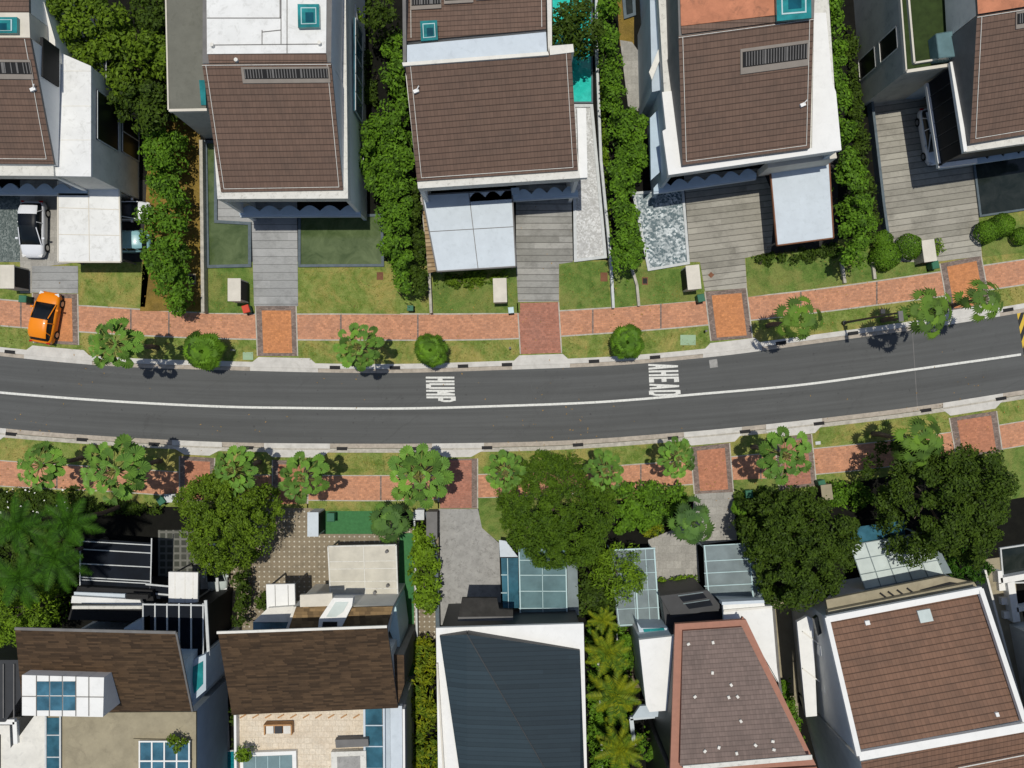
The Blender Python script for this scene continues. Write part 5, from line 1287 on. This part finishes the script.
hedge('small orange-leaved shrub in the green shrubbery', [(642,520),(662,518),(666,534),(644,540)], 1.0, 'lf_yellow', .35, .1, .8, 37, stems=3)
hedge('low yellow-green box hedge above the black porch roof', [(658,579),(698,575),(702,582),(690,588),(660,592)], 1.1, 'lf_lime', .3, .1, 1.1, 38, dome=.2, stems=4)
hedge('dark shrubs filling the shaded yard under the rough dark tree', [(735,490),(770,488),(774,520),(760,545),(738,530)], 1.2, 'lf_dark', .5, .15, .9, 39)
hedge('green shrubs in shade beside the lower right bin', [(824,482),(858,478),(880,500),(858,512),(830,505)], 1.2, 'lf_bush', .4, .13, 1.0, 40)
hedge('tropical dark shrubs at the foot of the largest tree', [(935,560),(985,545),(1000,570),(985,585),(950,580)], 2.2, 'lf_deep', .5, .2, .9, 41, asp=.25)
hedge('dark ground planting in the strip of yellow feather palms', [(588,620),(636,630),(634,850),(592,850)], 2.6, 'lf_bush', .5, .15, .9, 42, stems=4)
hedge('dark planting under the tall feather palms at left', [(-40,520),(70,520),(72,600),(40,640),(-40,650)], 1.5, 'lf_dark', .6, .16, .8, 43, stems=5)
hedge('green shrub beside the wall of the white side ledge', [(780,678),(792,680),(812,768),(796,768)], 1.5, 'lf_bush', .4, .13, .9, 44, stems=4)
hedge('dark strip of shrubs by the pale side wall of the lower terrace', [(230,706),(237,706),(240,752),(233,752)], 2.5, 'lf_dark', .35, .12, 1, 45, stems=3)
hedge('low dark shrubs by the turf of the upper hedge foot', [(356,25),(375,60),(378,100),(362,110),(355,70)], 1.2, 'lf_dark', .4, .13, .8, 46, stems=3)
hedge('black foliage mass between the far right wall and the tall hedge', [(846,20),(858,30),(872,150),(886,250),(868,250),(850,120)], 1.4, 'lf_dark', .5, .14, .8, 47, stems=4)
tree('small potted lime shrub on the cream terrace corner', 248, 748, 9, 8.2, 'lf_lime', .28, .11, .9, 48, 'terrace_shrub', low=.85, cat='shrub')
tree('leafy dark shrub on the beige flat roof skylight', 181, 736, 9, 8.0, 'lf_mid', .3, .11, .8, 49, 'roof_shrub', low=.86, cat='shrub')
tree('small yellow-green shrub by the second house balcony', 352, 15, 9, 4.2, 'lf_lime', .35, .12, .8, 50, 'shrub', cat='shrub')
tree('dark round clipped bush beside the white porch roof', 262, 602, 9, 1.6, 'lf_dark', .3, .1, 1.1, 51, 'round_bush', cat='bush', low=.1)

def litter():
    rng = np.random.default_rng(11); L = []
    for cx, cy, r, n in ((226,470,60,60),(560,450,70,90),(800,470,60,80),(950,440,70,90),(180,320,40,50),(640,310,40,50),(860,290,60,60),(110,350,50,50),(350,350,40,40),(400,320,60,50),(700,470,40,40),(30,455,40,50),(500,300,120,60)):
        q = rng.normal(size=(n, 2))*r*.5 + [cx, cy]
        for x, y in q: X, Y = W(x, y, .15); L.append((X, Y, .015 if RT(x)-8 < y < RB(x)+8 else .16))
    L = np.array(L); me = leaf_mesh('fallen_leaves', L, rng.normal(size=(len(L), 3))*.25+[0, 0, 1], rng.uniform(.04, .09, len(L)), .5, 'lf_dry', rng)
    o = bpy.data.objects.new('fallen_leaves', me); C.objects.link(o); o['kind'] = 'stuff'; o['label'] = 'scattered fallen leaves on verges and kerb'; o['category'] = 'leaf litter'
M['lf_dry'] = leafmat('dry_leaf', (.25, .17, .06), .6, 0, .9, (1.2, 1, .8))
litter()
# short grass standing on the open lawns
def tufts():
    rng = np.random.default_rng(3); polys = [([(80,337),(256,343),(256,356),(80,352)]), ([(299,343),(518,341),(520,358),(299,360)]), ([(563,336),(708,329),(710,343),(563,355)]), ([(755,320),(948,296),(950,312),(756,334)]),
      [(79,266),(145,268),(143,305),(79,304)], [(300,268),(398,266),(398,312),(300,312)], [(434,288),(516,285),(516,312),(436,312)], [(561,266),(606,263),(609,305),(562,307)], [(640,272),(700,272),(703,298),(642,304)], [(750,262),(838,252),(932,272),(750,295)], [(206,272),(252,272),(253,312),(207,312)],
      [(6,448),(176,458),(178,468),(6,458)], [(312,456),(436,456),(438,472),(312,472)], [(482,455),(690,445),(690,458),(482,470)], [(818,432),(948,415),(950,430),(818,446)], [(0,325),(30,328),(30,345),(0,343)], [(992,290),(1024,286),(1024,300),(992,304)], [(312,503),(370,503),(370,509),(312,509)]]
    L = []
    for p in polys:
        P = np.array(PP(p, .13)); A = abs(sum(P[i][0]*P[(i+1) % len(P)][1]-P[(i+1) % len(P)][0]*P[i][1] for i in range(len(P))))/2
        q = rng.uniform(P.min(0), P.max(0), (int(A*60), 2)); q = q[inside(q[:, 0], q[:, 1], P)]
        n = np.sin(q[:, 0]*1.9)*np.sin(q[:, 1]*2.3+1) + rng.normal(size=len(q))*.5; L.append(q[n > -.1])
    q = np.concatenate(L); q = np.c_[q, rng.uniform(.13, .17, len(q))]
    me = leaf_mesh('grass', q, rng.normal(size=(len(q), 3))*.5+[0, 0, 1], rng.uniform(.03, .075, len(q)), .5, 'lf_grass', rng)
    o = bpy.data.objects.new('grass', me); C.objects.link(o); o['kind'] = 'stuff'; o['label'] = 'short patchy grass on the verges and front lawns'; o['category'] = 'grass'
M['lf_grass'] = leafmat('grass_blade', (.15, .175, .045), .45, .1, .8, (1.35, 1.05, .6))
tufts()

# ------------------------------------------------------------------ cars
def car(label, px, py, heading, paint, L=4.3, Wd=1.8, Hh=1.55, roofmat=None, kind='hatchback', rear=.26, glass_top=False):
    x, y = W(px, py, .8); t = thing('parked_car', label, 'car', (x, y, .135))
    ca, sa = math.cos(heading), math.sin(heading)
    def T(u, v, z): return (x + u*ca - v*sa, y + u*sa + v*ca, z + .135)
    def loft(st, name, mat, smooth=True, cap=True):
        mb = MB(); rings = []
        for u, prof in st: rings.append([T(u, v, z) for v, z in prof])
        for a, b in zip(rings, rings[1:]):
            for i in range(len(a)-1): mb.face([a[i], a[i+1], b[i+1], b[i]], 0)
        if cap: mb.face(rings[0][::-1], 0); mb.face(rings[-1], 0)
        mb.smooth = smooth
        o = mb.build(name, mat, t); me = o.data
        import bmesh
        bm = bmesh.new(); bm.from_mesh(me); bmesh.ops.remove_doubles(bm, verts=bm.verts, dist=.001); bmesh.ops.recalc_face_normals(bm, faces=bm.faces); bm.to_mesh(me); bm.free()
        return o
    # lower body: stations along the car (u forward), (half width, sill, belt, deck height)
    S = [(-.5,.70,.45,.62,.68),(-.485,.83,.28,.82,.90),(-.44,.92,.2,.9,.98),(-.3,.985,.2,.92,1.0),(-.1,1,.2,.9,.97),(.1,1,.2,.88,.95),(.22,.99,.2,.86,.95),(.33,.97,.2,.80,.88),(.42,.9,.2,.72,.79),(.475,.78,.26,.62,.68),(.5,.58,.4,.52,.55)]
    st = []
    for u, w, z0, z1, z2 in S:
        w *= Wd/2; pr = [(w*.93, z0), (w, z0+.15), (w*1.0, z1-.12), (w*.95, z1), (w*.80, z2-.015), (w*.45, z2+.02), (0, z2+.035)]
        st.append((u*L, pr + [(-a, b) for a, b in pr[-2::-1]]))
    loft(st, 'body', paint)
    r0 = -.5+ .06; gh = []
    Gs = [(-.455,.70,.97),(-.42,.76,1.15),(-.33,.80,Hh-.1),(-.22,.80,Hh-.03),(-.07,.80,Hh-.02),(.0,.78,Hh-.1),(.13,.78,1.22),(.28,.80,.93)]
    def gprof(w, z): w *= Wd/2; b = .9; return [(w*1.12, b), (w*1.06, b+(z-b)*.5), (w*.94, z-.03), (w*.5, z+.015), (0, z+.02), (-w*.5, z+.015), (-w*.94, z-.03), (-w*1.06, b+(z-b)*.5), (-w*1.12, b)]
    loft([(u*L, gprof(w, z)) for u, w, z in Gs], 'windows', 'darkglass')
    def rprof(w, z): w *= Wd/2; return [(w*.97, z-.05), (w*.9, z+.0), (w*.5, z+.035), (0, z+.042), (-w*.5, z+.035), (-w*.9, z+.0), (-w*.97, z-.05)]
    loft([(u*L, rprof(w, z)) for u, w, z in [(-.40,.74,1.30),(-.33,.80,Hh-.08),(-.22,.80,Hh-.01),(-.09,.79,Hh),(-.04,.77,Hh-.03)]], 'roof', roofmat or paint, cap=False)
    if roofmat: loft([(u*L, rprof(w, z+.012)) for u, w, z in [(-.40,.75,1.30),(-.33,.81,Hh-.08),(-.24,.81,Hh-.01)]], 'roof_rear', paint, cap=False)
    for sg in (-1, 1):                                 # pillars, mirrors, lamps, wheels
        mb = MB()
        for a, b in (((-.01,.76,Hh-.08),(.28,.89,.92)), ((-.1,.80,Hh-.05),(-.1,.93,.92)), ((-.28,.80,Hh-.07),(-.33,.9,.95))):
            mb.bar(T(a[0]*L, sg*a[1]*Wd/2*.97, a[2]+.0), T(b[0]*L, sg*b[1]*Wd/2, b[2]), .06, .05)
        mb.build('pillar', paint, t)
        mb = MB(); mb.box(T(.17*L, sg*(Wd/2+.09), 1.0), (.14, .2, .13), heading); mb.build('mirror', paint, t)
        mb = MB(); mb.box(T(.455*L, sg*Wd*.34, .66), (.26, .3, .1), heading + sg*-.35); mb.build('headlight', 'lamp', t)
        mb = MB(); mb.box(T(-.485*L, sg*Wd*.37, .84), (.12, .26, .14), heading + sg*.2); mb.build('tail_light', 'redlamp', t)
        for u in (-.3, .31):
            mb = MB(); c0, c1 = T(u*L, sg*(Wd/2-.2), .32), T(u*L, sg*(Wd/2+.015), .32); mb.tube([c0, c1], .32, 0, 20); w = mb.build('wheel', 'rubber', t)
            mb = MB(); c0, c1 = T(u*L, sg*(Wd/2-.1), .32), T(u*L, sg*(Wd/2+.03), .32); mb.tube([c0, c1], .2, 0, 12); mb.build('rim', 'chrome', w)
    return t
car('orange hatchback parked on the brick driveway at the left', 45.5, 317.5, math.radians(80), 'carorange', 4.0, 1.8)
car('white car with a black roof on the left driveway beside the white carport', 33, 229.5, math.radians(-91), 'carwhite', 4.35, 1.85, 1.5, 'panel')
car('white van-like car poking out right of the white carport, nearer the house', 126, 211, math.radians(0), 'carwhite', 3.7, 1.5, 1.5)
car('pale teal car poking out right of the white carport, nearer the street', 125, 241.5, math.radians(180), 'carblue', 4.0, 1.7, 1.5)
car('white car in the dark bay beside the plank driveway at upper right', 934, 136, math.radians(-80), 'carwhite', 4.4, 1.8, 1.5)
car('white car peeping from under the round feathery tree at lower left', 217, 567, math.radians(-88), 'cargrey', 3.8, 1.6, 1.5)
car('pale car beneath the teal glass canopy beside the dark metal roof', 547, 583, math.radians(-90), 'cargrey', 4.5, 1.8, 1.5)

# ------------------------------------------------------------------ cabinets, bins, covers, lamp
def cabinet(label, px, py, sx, sy, hh, mat, face, door='black', rz=0):
    x, y = W(px, py, hh); t = thing('utility_cabinet', label, 'cabinet', (x, y, .13), 'utility cabinets by the driveways')
    MB().box((x, y, .13+hh/2), (sx, sy, hh), rz).build('body', mat, t); MB().box((x, y, .15+hh), (sx+.08, sy+.08, .07), rz).build('top_slab', mat, t)
    fx, fy = face; ca, sa = math.cos(rz), math.sin(rz); o = Vector((fx*sx/2, fy*sy/2)); o = Vector((o.x*ca-o.y*sa, o.x*sa+o.y*ca))
    w, d = ((.06, sy*.86) if fx else (sx*.86, .06))
    MB().box((x+o.x*1.03, y+o.y*1.03, .13+hh*.5), (w, d, hh*.88), rz).build('door', door, t)
cabinet('cream cabinet at the left edge above the orange car', 8.5, 277, 1.0, 1.7, 1.9, 'cream', (1, 0))
cabinet('cream cabinet left of the grey plank driveway by the L-shaped pond', 235, 290, .9, 1.65, 1.9, 'cream', (1, 0))
cabinet('cream cabinet in front of the blue carport', 500, 290.5, .95, 1.75, 1.6, 'cream', (1, 0), 'cream', .03)
cabinet('cream cabinet beside the blue-white pebble pond', 693, 277.5, .95, 1.75, 1.9, 'cream', (-1, 0), 'black', .1)
cabinet('cream cabinet next to the clipped topiary balls', 928, 251, .9, 1.6, 1.5, 'cream', (0, -1), 'black', .14)
cabinet('pale blue cabinet standing in the studded yard', 313.5, 524, .75, 1.75, 2.1, 'plate', (1, 0))
cabinet('dark grey cabinet left of the stained concrete driveway', 432, 525, .75, 2.0, 1.6, 'midgrey', (1, 0))
cabinet('small stone cabinet behind the green bin at lower right', 826, 492, .75, 1.1, 1.2, 'beigeroof', (-1, 0), 'black', .12)
cabinet('small white cabinet right of the lower left bin', 172, 498, 1.0, .55, .7, 'whitecoping', (0, 1), 'midgrey')
cabinet('white-topped cabinet under the large pale palm', 420, 514.5, .6, .7, 1.2, 'whitecoping', (1, 0))
def wbin(label, px, py, rz=0, lid='bingreen', s=1, body='bingreen'):
    x, y = W(px, py, 1.0); t = thing('wheelie_bin', label, 'bin', (x, y, .13), 'household bins along the paths')
    MB().box((x, y, .13+.48*s), (.46*s, .52*s, .86*s), rz, taper=1.12).build('body', body, t)
    mb = MB(); mb.box((x, y, .13+.94*s), (.56*s, .62*s, .07), rz, taper=.9); mb.build('lid', lid, t)
    d = Vector((-math.sin(rz), math.cos(rz)))
    for sg in (-1, 1):
        c = Vector((x, y)) - d*.25*s + Vector((math.cos(rz), math.sin(rz)))*sg*.2*s; e = Vector((math.cos(rz), math.sin(rz)))*.05
        MB().tube([(*(c-e), .23), (*(c+e), .23)], .1, 0, 10).build('wheel', 'rubber', t)
wbin('green bin on the grass above the path near the orange car', 23, 299, 1.5)
wbin('bin with a red lid by the path left of the orange brick driveway', 246, 309, .3, 'binred')
wbin('green bin below the cream cabinet of the blue carport', 511, 310, .1, 'frametea', .8)
wbin('green bin at the corner of the fourth house driveway', 701, 298, .2)
wbin('green bin below the topiary near the far right brick driveway', 935, 265, .2)
wbin('green bin on the artificial turf beside the studded yard', 331, 517, 0, s=1.1)
wbin('green bin by the lower brick driveway at left', 161, 500.5, .6)
wbin('green bin by the lower right hedge at the path', 822, 484, .3)
wbin('dark bin at the left of the grey driveway under the rough tree', 749, 494, .1)
wbin('flat green box bin at the foot of the tall ragged hedge', 410, 308, 1.57, s=.8)
def cover(name, label, px, py, sx, sy, mat, rim='edging', rz=0, group='covers in the verges and lawns', cat='cover'):
    x, y = W(px, py, .14); t = thing(name, label, cat, (x, y, .13), group)
    MB().box((x, y, .14), (sx, sy, .04), rz).build('rim', rim, t); MB().box((x, y, .155), (sx*.72, sy*.7, .03), rz).build('plate', mat, t)
cover('inspection_cover', 'pale green cover in the verge above AHEAD', 688, 340, 1.2, .8, 'covergreen', 'covergreen')
cover('inspection_cover', 'faint green cover in the verge left of the orange driveway', 248, 356, .8, .6, 'covergreen', 'covergreen')
cover('inspection_cover', 'rust-brown grate on the right lawn of the third house', 604, 277, .55, .7, 'rust', 'rust')
cover('inspection_cover', 'dark grate below the blue-white pebble pond', 645, 281, .45, .6, 'black', 'rust')
cover('inspection_cover', 'dark square grate on the dry strip', 192, 279, .6, .8, 'black', 'beigeroof')
cover('inspection_cover', 'rusty grate at the right end of the second lawn', 380, 276, .5, .6, 'rust', 'rust')
cover('inspection_cover', 'dark diamond grate on the weathered planks', 711, 275, .35, .35, 'rust', 'rust', .78)
cover('inspection_cover', 'pale square plate in the lawn near the lower left path', 818, 443, .4, .25, 'whitecoping', 'whitecoping', .1)
for i, (px, up) in enumerate([(62,0),(335,1),(395,1),(463,1),(507,1),(594,1),(655,1),(781,1),(853,1),(1008,1),(10,1),(11,0),(82,0),(154,0),(248,0),(342,0),(416,0),(487,0),(578,0),(673,0),(745,0),(819,0),(926,0),(1001,0)]):
    if i == 0: continue
    y = RT(px)-5.2 if up else RB(px)+5.0; x, Y = W(px, y, .12); f = RT if up else RB
    if i == 1:
        dr = MB().box((x, Y, .132), (.82, .26, .05), slope_at(f, px)).build('drain_slot', 'black', loc=(x, Y, .13)); base_loc = None
        dr['label'] = 'narrow dark drain slot set in the kerb'; dr['category'] = 'drain'; dr['group'] = 'drain slots along both kerbs'; dr.rotation_euler = (0, 0, 0); rz0 = slope_at(f, px)
        MB_frame = MB()
    else:
        c = dr.copy(); C.objects.link(c); c.location = (x, Y, .13); c.rotation_euler = (0, 0, slope_at(f, px)-rz0)
# street lamp on the upper verge, its head hidden in the spiky palm
bx, by = W(843, 323, .1); t = thing('street_lamp', 'tall dark street lamp pole leaning away on the upper right verge', 'street lamp', (bx, by, .12))
MB().tube([(bx, by, .1), (bx, by, 4), (bx, by, 9.2)], [.10, .08, .055]).build('pole', 'darkmetal', t); MB().tube([(bx, by, .12), (bx, by, .5)], .17).build('base_plate', 'darkmetal', t)
MB().box((bx+.05, by-.25, 9.25), (.3, .7, .12), .1).build('lamp_head', 'midgrey', t)
MB().tube([(bx, by, 6.6), (bx, by+.25, 6.7)], .04).build('side_arm', 'darkmetal', t); MB().box((bx, by+.3, 6.75), (.3, .3, .16), 0).build('side_lamp', 'darkmetal', t)
# terrace furniture on the lower left roof terrace
x, y = W(277, 731, 7.2); z = 6.42; t = thing('garden_sofa', 'grey cushioned timber garden sofa on the cream roof terrace', 'sofa', (x, y, z))
MB().box((x, y, z+.2), (1.85, .7, .25), .02).build('seat_frame', 'woodwarm', t); MB().box((x, y+.38, z+.45), (1.9, .1, .6), .02).build('backrest', 'woodwarm', t)
for dx, m in ((-.6,'palegrey'),(0,'darkmetal'),(.6,'palegrey')): MB().box((x+dx, y-.05, z+.4), (.55, .58, .14), .02, taper=.92).build('cushion', m, t)
for dx in (-.93, .93): MB().box((x+dx, y, z+.35), (.08, .75, .5), .02).build('armrest', 'woodwarm', t)
for dx in (-.85, .85):
    for dy in (-.3, .3): MB().box((x+dx, y+dy, z+.05), (.08, .08, .12)).build('leg', 'woodwarm', t)
# small marker posts
for px, py, lab in ((433,343,None),(510,348,'short white marker post on the verge beside the red driveway'),(623,210,None),(232,350,'thin white marker post on the verge left of the orange driveway'),(706,331,'dark stub post at the corner of the fourth driveway')):
    if lab:
        x, y = W(px, py, .7); t = thing('marker_post', lab, 'post', (x, y, .12), 'marker posts on the verge')
        MB().box((x, y, .45), (.12, .12, .66)).build('shaft', 'black' if 'dark' in lab else 'white', t); MB().box((x, y, .8), (.15, .15, .06)).build('cap', 'midgrey', t)
# ------------------------------------------------------------------ camera, sun and sky
cam = bpy.data.cameras.new('camera'); co = bpy.data.objects.new('camera', cam); C.objects.link(co)
co.location = (0, 0, H0); co.rotation_euler = (0, 0, 0); cam.sensor_width = 36; cam.lens = 36*F/1024; cam.clip_end = 3000
bpy.context.scene.camera = co
d = Vector((.03, -.10, -1)).normalized(); el = math.asin(-d.z); az = math.atan2(-d.x, -d.y)
sl = bpy.data.lights.new('sun', 'SUN'); sl.energy = 4.5; sl.angle = math.radians(.5); sl.color = (1, .955, .86)
so = bpy.data.objects.new('sun', sl); C.objects.link(so); so.rotation_euler = d.to_track_quat('-Z', 'Y').to_euler()
w = bpy.data.worlds.new('World'); bpy.context.scene.world = w; w.use_nodes = True
sky = w.node_tree.nodes.new('ShaderNodeTexSky'); sky.sky_type = 'NISHITA'; sky.sun_disc = False
sky.sun_elevation = el; sky.sun_rotation = az
w.node_tree.links.new(sky.outputs[0], w.node_tree.nodes['Background'].inputs[0]); w.node_tree.nodes['Background'].inputs[1].default_value = .11
S = bpy.context.scene; S.view_settings.view_transform = 'Standard'; S.view_settings.look = 'None'; S.view_settings.gamma = 1
S.view_settings.exposure = -.55
S.cycles.max_bounces = 6; S.cycles.diffuse_bounces = 3; S.cycles.transparent_max_bounces = 12
